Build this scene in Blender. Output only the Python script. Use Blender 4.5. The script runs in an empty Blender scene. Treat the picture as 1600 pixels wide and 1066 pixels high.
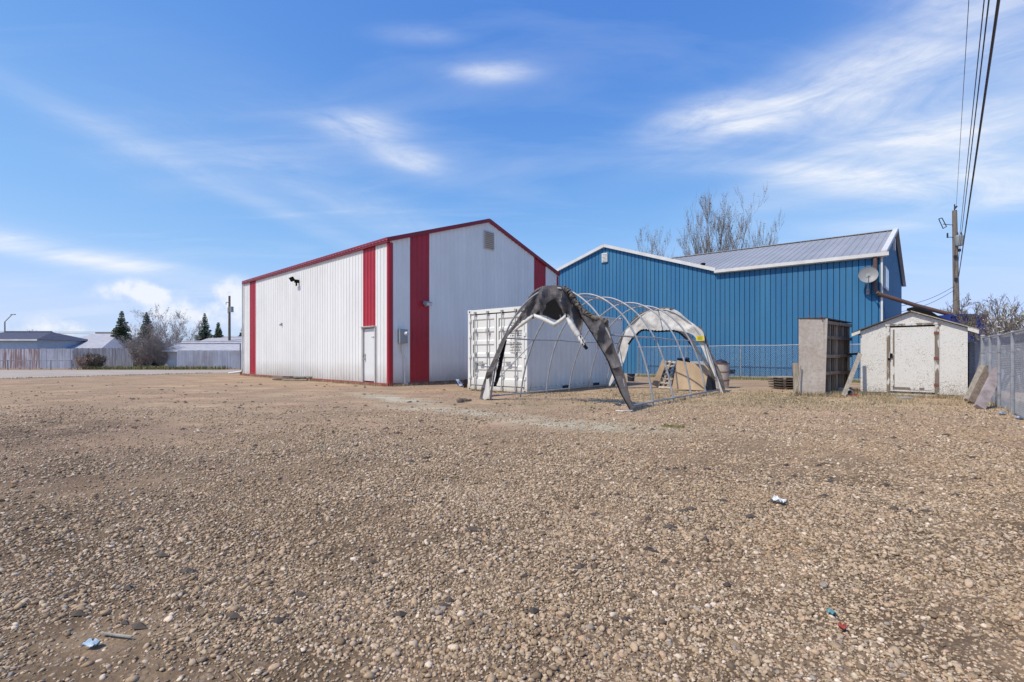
import bpy, math, random
import numpy as np
from mathutils import Vector, Matrix, noise as mnoise

random.seed(7); np.random.seed(7)
S = bpy.context.scene
COL = S.collection
R = math.radians
F = 747.0; CX = 800.0; HY = 557.0; H = 1.1      # focal length, principal column and horizon of the 1600 px photo; eye height

# ------------------------------------------------------------------ camera
cam = bpy.data.cameras.new('camera'); co = bpy.data.objects.new('camera', cam); COL.objects.link(co)
cam.sensor_width = 36.0; cam.lens = F / 1600 * 36; cam.shift_y = 24.0 / 1600; cam.clip_end = 4000; cam.clip_start = 0.05
co.location = (0, 0, H); co.rotation_euler = (R(90), 0, 0)
S.camera = co
# ------------------------------------------------------------------ sky, sun, exposure
SUN_H = Vector((-0.85, -0.53)).normalized(); SUN_EL = R(53)
S.view_settings.view_transform = 'Standard'; S.view_settings.look = 'None'
S.view_settings.exposure = 0.91; S.view_settings.gamma = 1.0; S.view_settings.use_curve_mapping = False
SKY_STRENGTH = 0.15; SUN_STRENGTH = 2.1
world = bpy.data.worlds.new('World'); S.world = world; world.use_nodes = True


def build_world():
    nt = world.node_tree; N = nt.nodes; L = nt.links; N.clear()
    out = N.new('ShaderNodeOutputWorld'); bg = N.new('ShaderNodeBackground'); bg.inputs['Strength'].default_value = SKY_STRENGTH
    sky = N.new('ShaderNodeTexSky'); sky.sky_type = 'NISHITA'; sky.sun_disc = False
    sky.sun_elevation = SUN_EL; sky.sun_rotation = math.atan2(SUN_H.x, SUN_H.y)
    sky.air_density = 1.0; sky.dust_density = 0.6; sky.ozone_density = 2.5; sky.altitude = 500
    tc = N.new('ShaderNodeTexCoord')
    V = tc.outputs['Generated']

    def math_(op, a, b=None, clamp=False):
        n = N.new('ShaderNodeMath'); n.operation = op; n.use_clamp = clamp
        for i, x in enumerate((a, b)):
            if x is None: continue
            if isinstance(x, (int, float)): n.inputs[i].default_value = x
            else: L.new(x, n.inputs[i])
        return n.outputs[0]

    def dot(vec):
        n = N.new('ShaderNodeVectorMath'); n.operation = 'DOT_PRODUCT'; L.new(V, n.inputs[0]); n.inputs[1].default_value = vec
        return n.outputs['Value']

    def blob(px, py, wx, wy, ang, amp):
        d = Vector(((px - CX) / F, 1, (HY - py) / F)); sc = d.length; d.normalize()
        r = d.cross(Vector((0, 0, 1))).normalized(); u = r.cross(d)
        a = R(ang); r2 = r * math.cos(a) + u * math.sin(a); u2 = u * math.cos(a) - r * math.sin(a)
        k = F * sc
        x = math_('MULTIPLY', dot(r2), k / wx); y = math_('MULTIPLY', dot(u2), k / wy)
        s = math_('ADD', math_('MULTIPLY', x, x), math_('MULTIPLY', y, y))
        e = math_('POWER', 2.718, math_('MULTIPLY', s, -1.0))
        return math_('MULTIPLY', e, amp)

    def add_all(lst):
        s = lst[0]
        for q in lst[1:]: s = math_('ADD', s, q)
        return s
    # high cirrus, stretched grain on a flat cloud layer
    sep = N.new('ShaderNodeSeparateXYZ'); L.new(V, sep.inputs[0])
    zz = math_('ADD', math_('MAXIMUM', sep.outputs['Z'], 0.0), 0.12)
    comb = N.new('ShaderNodeCombineXYZ')
    L.new(math_('DIVIDE', sep.outputs['X'], zz), comb.inputs[0]); L.new(math_('DIVIDE', sep.outputs['Y'], zz), comb.inputs[1])
    mp = N.new('ShaderNodeMapping'); L.new(comb.outputs[0], mp.inputs[0]); mp.inputs['Rotation'].default_value = (0, 0, R(24)); mp.inputs['Scale'].default_value = (0.5, 1.7, 1)
    n1 = N.new('ShaderNodeTexNoise'); L.new(mp.outputs[0], n1.inputs['Vector']); n1.inputs['Scale'].default_value = 1.2; n1.inputs['Detail'].default_value = 9; n1.inputs['Roughness'].default_value = 0.55; n1.inputs['Distortion'].default_value = 0.5
    n2 = N.new('ShaderNodeTexNoise'); L.new(V, n2.inputs['Vector']); n2.inputs['Scale'].default_value = 11; n2.inputs['Detail'].default_value = 8; n2.inputs['Roughness'].default_value = 0.6
    n4 = N.new('ShaderNodeTexNoise'); mp4 = N.new('ShaderNodeMapping'); L.new(V, mp4.inputs[0]); mp4.inputs['Rotation'].default_value = (0, R(-12), 0); mp4.inputs['Scale'].default_value = (1.0, 1.0, 4.5); L.new(mp4.outputs[0], n4.inputs['Vector']); n4.inputs['Scale'].default_value = 5.0; n4.inputs['Detail'].default_value = 12; n4.inputs['Roughness'].default_value = 0.68; n4.inputs['Distortion'].default_value = 0.7
    fine = math_('MULTIPLY', math_('SUBTRACT', n1.outputs['Fac'], 0.30, True), math_('MULTIPLY', math_('SUBTRACT', n4.outputs['Fac'], 0.28, True), 11.5))
    puffy = math_('MULTIPLY', math_('SUBTRACT', n2.outputs['Fac'], 0.36, True), 3.6)
    cirrus = add_all([
        blob(768, 112, 66, 14, 0, .62), blob(565, 199, 62, 19, 4, .72), blob(640, 250, 50, 17, -8, .6), blob(655, 55, 60, 12, 5, .4),
        blob(1090, 182, 80, 22, 6, .8), blob(1230, 160, 190, 38, 12, .62), blob(1400, 95, 190, 80, 30, .50), blob(1540, 30, 130, 80, 25, .5),
        blob(1440, 225, 240, 46, 12, .75), blob(1560, 180, 140, 80, 20, .65), blob(1520, 275, 130, 30, 0, .8), blob(1300, 262, 130, 18, 5, .5),
        blob(1560, 315, 150, 20, 5, .6), blob(1200, 250, 110, 16, 0, .35), blob(1180, 190, 60, 10, 3, .5),
        blob(330, 280, 300, 16, -19, .34), blob(560, 330, 260, 34, -16, .34), blob(120, 400, 230, 20, -9, .75), blob(300, 425, 170, 10, -5, .4),
        blob(0, 385, 120, 10, -4, .5), blob(230, 250, 120, 60, -10, .16), blob(420, 180, 170, 60, -10, .12), blob(1400, 350, 60, 10, 3, .3),
        blob(60, 470, 260, 30, 0, .16), blob(1330, 350, 90, 16, 0, .3)])
    generic = math_('MULTIPLY', math_('SUBTRACT', n1.outputs['Fac'], 0.50, True), 0.9)
    high = math_('ADD', math_('MULTIPLY', cirrus, math_('ADD', math_('MULTIPLY', fine, 0.78), 0.26)), generic, False)
    cumulus = add_all([blob(218, 448, 46, 16, 0, 1.5), blob(205, 462, 66, 16, 0, 1.2), blob(365, 455, 40, 22, 10, 1.5), blob(345, 480, 70, 16, 0, 1.1),
                       blob(110, 502, 42, 12, 0, 1.0), blob(50, 514, 90, 12, 0, 1.0), blob(165, 517, 40, 9, 0, 1.1), blob(210, 490, 120, 12, 0, .55),
                       blob(330, 505, 110, 22, 0, .7), blob(-160, 500, 90, 20, 0, 1.0), blob(1760, 500, 120, 20, 0, .9)])
    low = math_('MULTIPLY', cumulus, math_('ADD', puffy, 0.15))
    ramp = N.new('ShaderNodeMapRange'); ramp.interpolation_type = 'SMOOTHSTEP'; L.new(low, ramp.inputs[0]); ramp.inputs[1].default_value = 0.20; ramp.inputs[2].default_value = 1.45
    tot = math_('ADD', math_('MULTIPLY', high, 0.80), ramp.outputs[0], True)
    tot = math_('MINIMUM', tot, 0.86)
    # the photograph's rich, even blue: a soft per-channel response to the sky model, the same in every direction
    sc_ = N.new('ShaderNodeSeparateColor'); L.new(sky.outputs[0], sc_.inputs[0]); cc_ = N.new('ShaderNodeCombineColor'); K = 0.25
    for i, (g_, p_, m_) in enumerate(((.66, 1.30, .56), (.67, .98, .73), (.81, .42, 3.0))):
        t_ = math_('MULTIPLY', math_('POWER', math_('MULTIPLY', sc_.outputs[i], K), p_), g_)
        roll = math_('POWER', math_('ADD', math_('POWER', math_('DIVIDE', t_, m_), 4.0), 1.0), 0.25)
        L.new(math_('DIVIDE', t_, math_('MULTIPLY', roll, K * 1.09)), cc_.inputs[i])
    mix = N.new('ShaderNodeMixRGB'); L.new(tot, mix.inputs[0]); L.new(cc_.outputs[0], mix.inputs[1]); mix.inputs[2].default_value = (3.3, 3.4, 3.6, 1)
    L.new(mix.outputs[0], bg.inputs['Color']); L.new(bg.outputs[0], out.inputs['Surface'])


build_world()
sun = bpy.data.lights.new('sun', 'SUN'); sun.energy = SUN_STRENGTH; sun.angle = R(0.53); sun.color = (1.0, 0.925, 0.79)
so = bpy.data.objects.new('sun', sun); COL.objects.link(so); so.location = (-20, -15, 30)
sd = Vector((SUN_H.x * math.cos(SUN_EL), SUN_H.y * math.cos(SUN_EL), math.sin(SUN_EL)))
so.rotation_euler = sd.to_track_quat('Z', 'Y').to_euler()


# ------------------------------------------------------------------ helpers
def at(px, py, D):
    """the place seen at photo pixel (px, py) when it stands D metres ahead"""
    return Vector(((px - CX) / F * D, D, H + (HY - py) / F * D))


def gnd(px, py):
    D = F * H / (py - HY); return Vector(((px - CX) / F * D, D, 0))


def V3(p, z=0.0): return Vector((p[0], p[1], z))


class MB:
    def __init__(s): s.v = []; s.f = []; s.m = []

    def add(s, vs, fs, mi=0):
        b = len(s.v); s.v += [tuple(v) for v in vs]
        for f in fs: s.f.append(tuple(b + i for i in f)); s.m.append(mi)

    def box(s, c, size, ax=None, mi=0):
        """box centred at c; ax = (right, forward, up) unit vectors"""
        X, Y, Z = ax or (Vector((1, 0, 0)), Vector((0, 1, 0)), Vector((0, 0, 1)))
        c = Vector(c); sx, sy, sz = (q / 2 for q in size)
        vs = [c + X * (a * sx) + Y * (b * sy) + Z * (d * sz) for a in (-1, 1) for b in (-1, 1) for d in (-1, 1)]
        s.add(vs, [(0, 1, 3, 2), (4, 6, 7, 5), (0, 4, 5, 1), (2, 3, 7, 6), (0, 2, 6, 4), (1, 5, 7, 3)], mi); return s

    def bar(s, a, b, w, t, up=Vector((0, 0, 1)), mi=0):
        """rectangular bar from a to b, w wide across, t thick along 'up'"""
        a = Vector(a); b = Vector(b); d = (b - a); L_ = d.length; d = d.normalized()
        x = d.cross(Vector(up)); x = x.normalized() if x.length > 1e-4 else d.orthogonal().normalized()
        u = x.cross(d)
        return s.box((a + b) / 2, (w, L_, t), (x, d, u), mi)

    def tube(s, pts, r, n=8, cap=True, mi=0):
        pts = [Vector(p) for p in pts]; rs = r if isinstance(r, (list, tuple)) else [r] * len(pts)
        base = len(s.v); prev = None
        for i, p in enumerate(pts):
            d = (pts[min(i + 1, len(pts) - 1)] - pts[max(i - 1, 0)]).normalized()
            if prev is None: prev = d.orthogonal().normalized()
            x = (prev - d * prev.dot(d)); x = x.normalized() if x.length > 1e-5 else d.orthogonal().normalized(); prev = x
            y = d.cross(x)
            for k in range(n):
                a = 2 * math.pi * k / n; s.v.append(tuple(p + (x * math.cos(a) + y * math.sin(a)) * rs[i]))
        for i in range(len(pts) - 1):
            for k in range(n):
                k2 = (k + 1) % n; a = base + i * n
                s.f.append((a + k, a + k2, a + n + k2, a + n + k)); s.m.append(mi)
        if cap and n > 2:
            s.f.append(tuple(base + k for k in range(n))[::-1]); s.m.append(mi)
            e = base + (len(pts) - 1) * n; s.f.append(tuple(e + k for k in range(n))); s.m.append(mi)
        return s

    def prism(s, poly, vec, mi=0):
        poly = [Vector(p) for p in poly]; n = len(poly); vec = Vector(vec)
        s.add(poly + [p + vec for p in poly], [tuple(range(n))[::-1], tuple(range(n, 2 * n))] + [(i, (i + 1) % n, n + (i + 1) % n, n + i) for i in range(n)], mi)
        return s

    def grid(s, rows, mi=0, close=False):
        b = len(s.v); m = len(rows[0])
        for r_ in rows: s.v += [tuple(p) for p in r_]
        for i in range(len(rows) - 1):
            for j in range(m - 1 + (1 if close else 0)):
                j2 = (j + 1) % m
                s.f.append((b + i * m + j, b + i * m + j2, b + (i + 1) * m + j2, b + (i + 1) * m + j)); s.m.append(mi)
        return s


def wloc(o):
    p = Vector((0, 0, 0))
    while o is not None: p = p + o.location; o = o.parent
    return p


def obj(name, mb, mats, parent=None, smooth=False, origin=None, recalc=True):
    vs = np.array([tuple(v) for v in mb.v], dtype=np.float64)
    if origin is None:
        lo = vs.min(0); hi = vs.max(0); origin = Vector(((lo[0] + hi[0]) / 2, (lo[1] + hi[1]) / 2, lo[2]))
    me = bpy.data.meshes.new(name); me.from_pydata([tuple(v) for v in (vs - np.array(origin))], [], mb.f)
    for m in (mats if isinstance(mats, (list, tuple)) else [mats]): me.materials.append(m)
    if any(mb.m): me.polygons.foreach_set('material_index', mb.m)
    if smooth:
        me.polygons.foreach_set('use_smooth', [True] * len(me.polygons))
    if recalc and len(mb.f) < 60000:
        import bmesh
        bm = bmesh.new(); bm.from_mesh(me); bmesh.ops.recalc_face_normals(bm, faces=bm.faces); bm.to_mesh(me); bm.free()
    me.update()
    if smooth == 'angle':
        try: me.set_sharp_from_angle(angle=R(35))
        except Exception: pass
    o = bpy.data.objects.new(name, me); COL.objects.link(o)
    if parent is not None: o.parent = parent; o.location = Vector(origin) - wloc(parent)
    else: o.location = origin
    return o


def tag(o, label, cat, group=None):
    o['label'] = label; o['category'] = cat
    if group: o['group'] = group
    return o


def thing(name, label, cat, loc, group=None):
    o = bpy.data.objects.new(name, None); COL.objects.link(o); o.location = loc; o.empty_display_size = 0.2
    return tag(o, label, cat, group)


def copy_tree(o, parent=None):
    c = o.copy(); COL.objects.link(c)
    if parent is not None: c.parent = parent
    for ch in list(o.children): copy_tree(ch, c)
    return c


def kind(o, k): o['kind'] = k; return o


# ------------------------------------------------------------------ materials
def mat(name, c1, c2=None, scale=3.0, rough=0.7, metal=0.0, bump=0.0, bscale=None, detail=6, stretch=None, contrast=(0.35, 0.65),
        dirt=None, dirt_scale=0.6, dirt_amt=0.35, dirt_lo=None, spec=0.4, sheen=0, rnd=0.0):
    m = bpy.data.materials.new(name); m.use_nodes = True; nt = m.node_tree; N = nt.nodes; L = nt.links
    b = N['Principled BSDF']; b.inputs['Roughness'].default_value = rough; b.inputs['Metallic'].default_value = metal
    b.inputs['Specular IOR Level'].default_value = spec
    tc = N.new('ShaderNodeTexCoord'); vec = tc.outputs['Object']
    geo = N.new('ShaderNodeNewGeometry')
    vec = geo.outputs['Position']
    if stretch:
        mp = N.new('ShaderNodeMapping'); L.new(vec, mp.inputs[0]); mp.inputs['Scale'].default_value = stretch; vec = mp.outputs[0]
    no = N.new('ShaderNodeTexNoise'); L.new(vec, no.inputs['Vector']); no.inputs['Scale'].default_value = scale; no.inputs['Detail'].default_value = detail; no.inputs['Roughness'].default_value = 0.6
    mr = N.new('ShaderNodeMapRange'); L.new(no.outputs['Fac'], mr.inputs[0]); mr.inputs[1].default_value = contrast[0]; mr.inputs[2].default_value = contrast[1]
    mx = N.new('ShaderNodeMixRGB'); L.new(mr.outputs[0], mx.inputs[0]); mx.inputs[1].default_value = (*c1, 1); mx.inputs[2].default_value = (*(c2 or tuple(q * 0.88 for q in c1)), 1)
    col = mx.outputs[0]
    if dirt:
        n3 = N.new('ShaderNodeTexNoise'); L.new(geo.outputs['Position'], n3.inputs['Vector']); n3.inputs['Scale'].default_value = dirt_scale; n3.inputs['Detail'].default_value = 8; n3.inputs['Roughness'].default_value = 0.65
        m3 = N.new('ShaderNodeMapRange'); L.new(n3.outputs['Fac'], m3.inputs[0]); m3.inputs[1].default_value = 0.45; m3.inputs[2].default_value = 0.75
        fac = m3.outputs[0]
        ml = N.new('ShaderNodeMath'); ml.operation = 'MULTIPLY'; L.new(fac, ml.inputs[0]); ml.inputs[1].default_value = dirt_amt; fac = ml.outputs[0]
        if dirt_lo:       # splash-back dirt close to the ground
            sp = N.new('ShaderNodeSeparateXYZ'); L.new(geo.outputs['Position'], sp.inputs[0])
            m4 = N.new('ShaderNodeMapRange'); L.new(sp.outputs['Z'], m4.inputs[0]); m4.inputs[1].default_value = 0.0; m4.inputs[2].default_value = dirt_lo; m4.inputs[3].default_value = 1.0; m4.inputs[4].default_value = 0.0
            mm = N.new('ShaderNodeMath'); mm.operation = 'MULTIPLY'; L.new(m4.outputs[0], mm.inputs[0]); L.new(n3.outputs['Fac'], mm.inputs[1])
            ad = N.new('ShaderNodeMath'); ad.operation = 'ADD'; ad.use_clamp = True; L.new(mm.outputs[0], ad.inputs[0]); L.new(fac, ad.inputs[1]); fac = ad.outputs[0]
        m5 = N.new('ShaderNodeMixRGB'); L.new(fac, m5.inputs[0]); L.new(col, m5.inputs[1]); m5.inputs[2].default_value = (*dirt, 1); col = m5.outputs[0]
    if rnd:
        oi = N.new('ShaderNodeObjectInfo'); hs = N.new('ShaderNodeHueSaturation'); mrr = N.new('ShaderNodeMapRange'); L.new(oi.outputs['Random'], mrr.inputs[0]); mrr.inputs[3].default_value = 1 - rnd; mrr.inputs[4].default_value = 1 + rnd
        L.new(mrr.outputs[0], hs.inputs['Value']); L.new(col, hs.inputs['Color']); col = hs.outputs[0]
    L.new(col, b.inputs['Base Color'])
    if bump:
        n2 = N.new('ShaderNodeTexNoise'); L.new(vec, n2.inputs['Vector']); n2.inputs['Scale'].default_value = bscale or scale * 4; n2.inputs['Detail'].default_value = 6
        bp = N.new('ShaderNodeBump'); L.new(n2.outputs['Fac'], bp.inputs['Height']); bp.inputs['Strength'].default_value = 1.0; bp.inputs['Distance'].default_value = bump
        L.new(bp.outputs[0], b.inputs['Normal'])
    return m


DIRT = (0.22, 0.17, 0.12)
M = {}
M['white_steel'] = mat('white_steel', (0.79, 0.79, 0.77), (0.735, 0.735, 0.715), scale=2.2, stretch=(1, 1, .10), rough=0.42, bump=0.0012, bscale=1.6, dirt=DIRT, dirt_amt=0.10, dirt_lo=0.9, rnd=0.02)
M['red_steel'] = mat('red_steel', (0.40, 0.018, 0.035), (0.33, 0.014, 0.03), scale=0.8, rough=0.42, bump=0.003, bscale=1.6, dirt=DIRT, dirt_amt=0.06, dirt_lo=0.25)
M['maroon'] = mat('maroon', (0.20, 0.012, 0.028), (0.26, 0.02, 0.035), scale=1, rough=0.45)
M['roof_white'] = mat('roof_white', (0.55, 0.54, 0.56), scale=1, rough=0.4)
M['blue_steel'] = mat('blue_steel', (0.038, 0.155, 0.315), (0.052, 0.190, 0.345), scale=1.6, stretch=(1, 1, .12), rough=0.7, spec=0.15, bump=0.006, bscale=1.3, dirt=(0.10, 0.17, 0.25), dirt_amt=0.18, dirt_scale=0.9, dirt_lo=0.4, rnd=0.05)
M['joint_blue'] = mat('joint_blue', (0.010, 0.06, 0.15), rough=0.6)
M['white_trim'] = mat('white_trim', (0.72, 0.71, 0.68), (0.60, 0.59, 0.57), scale=2, rough=0.5, dirt=DIRT, dirt_amt=0.1)
M['grey_roof'] = mat('grey_roof', (0.36, 0.36, 0.37), (0.31, 0.31, 0.32), scale=0.8, rough=0.45, metal=0.1, bump=0.003, bscale=2, rnd=0.05)
M['brown_pipe'] = mat('brown_pipe', (0.10, 0.068, 0.056), (0.15, 0.08, 0.06), scale=2, rough=0.6)
M['container'] = mat('container', (0.76, 0.755, 0.715), (0.71, 0.705, 0.67), scale=0.9, rough=0.5, bump=0.003, bscale=4, dirt=(0.38, 0.30, 0.20), dirt_amt=0.14, dirt_scale=1.6, dirt_lo=0.35)
M['gasket'] = mat('gasket', (0.03, 0.03, 0.035), rough=0.8)
M['lockrod'] = mat('lockrod', (0.45, 0.44, 0.42), (0.30, 0.28, 0.26), scale=9, rough=0.5, dirt=(0.25, 0.13, 0.07), dirt_amt=0.35, dirt_scale=6)
M['print'] = mat('print', (0.16, 0.16, 0.17), rough=0.7)
M['galv'] = mat('galv', (0.40, 0.41, 0.43), (0.28, 0.29, 0.31), scale=7, rough=0.5, metal=0.25, dirt=(0.25, 0.2, 0.16), dirt_amt=0.3, dirt_scale=3)
M['tarp'] = mat('tarp', (0.145, 0.133, 0.138), (0.068, 0.062, 0.066), scale=2.6, rough=0.6, bump=0.012, bscale=7, dirt=(0.20, 0.18, 0.16), dirt_amt=0.4, dirt_scale=2.2, spec=0.3)
M['tarp_hem'] = mat('tarp_hem', (0.17, 0.14, 0.115), (0.07, 0.06, 0.05), scale=9, rough=0.75, bump=0.02, bscale=14)
M['tarp_white'] = mat('tarp_white', (0.66, 0.64, 0.60), (0.55, 0.53, 0.50), scale=2.5, rough=0.6, bump=0.012, bscale=6, dirt=(0.35, 0.3, 0.24), dirt_amt=0.4, dirt_scale=2.5)
M['black'] = mat('black', (0.012, 0.012, 0.013), rough=0.9, spec=0.08)
M['yellow'] = mat('yellow', (0.70, 0.58, 0.06), rough=0.6)
M['ply'] = mat('ply', (0.50, 0.36, 0.22), (0.40, 0.28, 0.17), scale=2.2, rough=0.8, stretch=(1, 1, 0.35), bump=0.003, dirt=(0.22, 0.17, 0.12), dirt_amt=0.5, dirt_scale=2.2)
M['old_ply'] = mat('old_ply', (0.52, 0.46, 0.41), (0.40, 0.35, 0.30), scale=14, rough=0.85, bump=0.004, dirt=(0.27, 0.18, 0.10), dirt_amt=0.5, dirt_scale=2.2)
M['old_wood'] = mat('old_wood', (0.30, 0.23, 0.17), (0.14, 0.10, 0.075), scale=5, rough=0.9, stretch=(3, 3, 0.4), bump=0.006, rnd=0.25)
M['grey_wood'] = mat('grey_wood', (0.42, 0.37, 0.30), (0.27, 0.23, 0.185), scale=6, rough=0.9, stretch=(3, 3, 0.5), bump=0.005, rnd=0.15)
M['pinkish_wood'] = mat('pinkish_wood', (0.40, 0.34, 0.32), (0.24, 0.19, 0.18), scale=4, rough=0.9, bump=0.005)
M['dark_wood'] = mat('dark_wood', (0.07, 0.055, 0.045), (0.14, 0.11, 0.09), scale=6, rough=0.9, bump=0.006, rnd=0.3)
M['pole_wood'] = mat('pole_wood', (0.24, 0.20, 0.165), (0.15, 0.12, 0.10), scale=5, rough=0.9, stretch=(4, 4, 0.4), bump=0.01)
M['wire'] = mat('wire', (0.05, 0.05, 0.06), rough=0.6)
M['link'] = mat('link', (0.50, 0.53, 0.58), (0.40, 0.43, 0.48), scale=5, rough=0.45, metal=0.4)
M['bark'] = mat('bark', (0.20, 0.165, 0.13), (0.13, 0.105, 0.085), scale=5, rough=0.95, bump=0.01)
M['bark_dark'] = mat('bark_dark', (0.13, 0.10, 0.08), (0.20, 0.16, 0.13), scale=5, rough=0.95)
M['bush_brown'] = mat('bush_brown', (0.36, 0.31, 0.28), (0.26, 0.22, 0.20), scale=5, rough=0.95)
M['bark_pale'] = mat('bark_pale', (0.42, 0.38, 0.36), (0.32, 0.28, 0.26), scale=5, rough=0.95)
M['needles'] = mat('needles', (0.050, 0.075, 0.040), (0.095, 0.115, 0.060), scale=1.3, rough=0.9)
M['needles_blue'] = mat('needles_blue', (0.060, 0.080, 0.060), (0.12, 0.14, 0.10), scale=1.3, rough=0.9)
M['bud'] = mat('bud', (0.10, 0.12, 0.05), (0.07, 0.07, 0.04), scale=3, rough=0.9)
M['bud_pale'] = mat('bud_pale', (0.60, 0.58, 0.56), (0.30, 0.34, 0.18), scale=3, rough=0.9)
M['straw'] = mat('straw', (0.50, 0.40, 0.25), (0.28, 0.22, 0.13), scale=4, rough=0.95)
M['grass'] = mat('grass', (0.13, 0.15, 0.045), (0.24, 0.22, 0.09), scale=2, rough=0.95)
M['grey_box'] = mat('grey_box', (0.30, 0.33, 0.34), rough=0.5)
M['glass'] = mat('glass', (0.55, 0.58, 0.62), rough=0.15, spec=0.8)
M['door_white'] = mat('door_white', (0.72, 0.73, 0.73), (0.68, 0.69, 0.69), scale=1.5, rough=0.45, dirt=DIRT, dirt_amt=0.05, dirt_lo=0.5)
M['frame_grey'] = mat('frame_grey', (0.55, 0.53, 0.51), rough=0.6)
M['vent_tan'] = mat('vent_tan', (0.30, 0.24, 0.14), rough=0.7)
M['fence_board'] = mat('fence_board', (0.42, 0.45, 0.54), (0.28, 0.30, 0.38), scale=2.2, rough=0.9, stretch=(2.2, 2.2, 0.25), contrast=(.3, .7), dirt=(0.20, 0.14, 0.12), dirt_amt=0.5, dirt_scale=0.7)
M['fence_brown'] = mat('fence_brown', (0.46, 0.47, 0.54), (0.25, 0.17, 0.17), scale=2.6, rough=0.9, stretch=(2.6, 2.6, 0.18), contrast=(.42, .56))
M['fence_dark'] = mat('fence_dark', (0.28, 0.29, 0.34), (0.16, 0.155, 0.18), scale=2.2, rough=0.9, stretch=(2.2, 2.2, 0.3))
M['pale_blue_wall'] = mat('pale_blue_wall', (0.42, 0.50, 0.60), rough=0.7)
M['white_wall'] = mat('white_wall', (0.60, 0.60, 0.62), rough=0.7)
M['shingle_blue'] = mat('shingle_blue', (0.085, 0.09, 0.14), (0.06, 0.065, 0.10), scale=4, rough=0.9, bump=0.02)
M['shingle_pale'] = mat('shingle_pale', (0.46, 0.45, 0.48), (0.36, 0.35, 0.38), scale=3, rough=0.9, bump=0.02)
M['shingle_dark'] = mat('shingle_dark', (0.10, 0.08, 0.075), rough=0.9)
M['blue_bin'] = mat('blue_bin', (0.022, 0.045, 0.25), (0.018, 0.035, 0.18), scale=3, rough=0.55)
M['dark_pot'] = mat('dark_pot', (0.025, 0.03, 0.055), rough=0.6)
M['bag'] = mat('bag', (0.30, 0.33, 0.38), (0.07, 0.09, 0.16), scale=22, rough=0.4, contrast=(.45, .55))
M['paper'] = mat('paper', (0.75, 0.76, 0.78), rough=0.7)
M['blue_white'] = mat('blue_white', (0.45, 0.52, 0.62), (0.10, 0.15, 0.35), scale=9, rough=0.6, contrast=(.45, .55))
M['rust'] = mat('rust', (0.22, 0.06, 0.04), (0.17, 0.09, 0.06), scale=15, rough=0.85)
M['gas_red'] = mat('gas_red', (0.33, 0.05, 0.04), rough=0.5)
M['teal'] = mat('teal', (0.12, 0.27, 0.29), rough=0.5)
M['dish'] = mat('dish', (0.24, 0.24, 0.245), (0.29, 0.29, 0.29), scale=2, rough=0.5)
M['concrete'] = mat('concrete', (0.40, 0.38, 0.35), rough=0.9)


def chipped_paint():
    """white paint flaking off strand board in small flakes"""
    m = bpy.data.materials.new('chipped_paint'); m.use_nodes = True; nt = m.node_tree; N = nt.nodes; L = nt.links
    b = N['Principled BSDF']; b.inputs['Roughness'].default_value = 0.75
    g = N.new('ShaderNodeNewGeometry'); P = g.outputs['Position']
    mp = N.new('ShaderNodeMapping'); L.new(P, mp.inputs[0]); mp.inputs['Rotation'].default_value = (0.3, 0.7, 0.2); mp.inputs['Scale'].default_value = (1, 1.3, 1.7)
    n = N.new('ShaderNodeTexNoise'); L.new(mp.outputs[0], n.inputs[0]); n.inputs['Scale'].default_value = 21; n.inputs['Detail'].default_value = 4; n.inputs['Distortion'].default_value = 2.5
    big = N.new('ShaderNodeTexNoise'); L.new(P, big.inputs[0]); big.inputs['Scale'].default_value = 2.0; big.inputs['Detail'].default_value = 3
    sp = N.new('ShaderNodeSeparateXYZ'); L.new(P, sp.inputs[0])
    lo = N.new('ShaderNodeMapRange'); L.new(sp.outputs['Z'], lo.inputs[0]); lo.inputs[1].default_value = 0; lo.inputs[2].default_value = 0.5; lo.inputs[3].default_value = 0.085; lo.inputs[4].default_value = 0
    a = N.new('ShaderNodeMath'); a.operation = 'MULTIPLY_ADD'; L.new(big.outputs['Fac'], a.inputs[0]); a.inputs[1].default_value = 0.25; L.new(n.outputs['Fac'], a.inputs[2])
    c = N.new('ShaderNodeMath'); c.operation = 'ADD'; L.new(a.outputs[0], c.inputs[0]); L.new(lo.outputs[0], c.inputs[1])
    r = N.new('ShaderNodeMapRange'); L.new(c.outputs[0], r.inputs[0]); r.inputs[1].default_value = 0.735; r.inputs[2].default_value = 0.77
    st = N.new('ShaderNodeMixRGB'); L.new(big.outputs['Fac'], st.inputs[0]); st.inputs[1].default_value = (0.62, 0.605, 0.56, 1); st.inputs[2].default_value = (0.72, 0.70, 0.66, 1)
    mx = N.new('ShaderNodeMixRGB'); L.new(r.outputs[0], mx.inputs[0]); L.new(st.outputs[0], mx.inputs[1]); mx.inputs[2].default_value = (0.20, 0.155, 0.115, 1)
    L.new(mx.outputs[0], b.inputs['Base Color'])
    bp = N.new('ShaderNodeBump'); L.new(n.outputs['Fac'], bp.inputs['Height']); bp.inputs['Distance'].default_value = 0.004; L.new(bp.outputs[0], b.inputs['Normal'])
    return m


M['chipped'] = chipped_paint()
M['peeled'] = mat('peeled', (0.20, 0.16, 0.125), (0.62, 0.60, 0.56), scale=9, rough=0.85, bump=0.006, contrast=(.50, .56), stretch=(1, 1, .35), detail=8)


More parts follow.
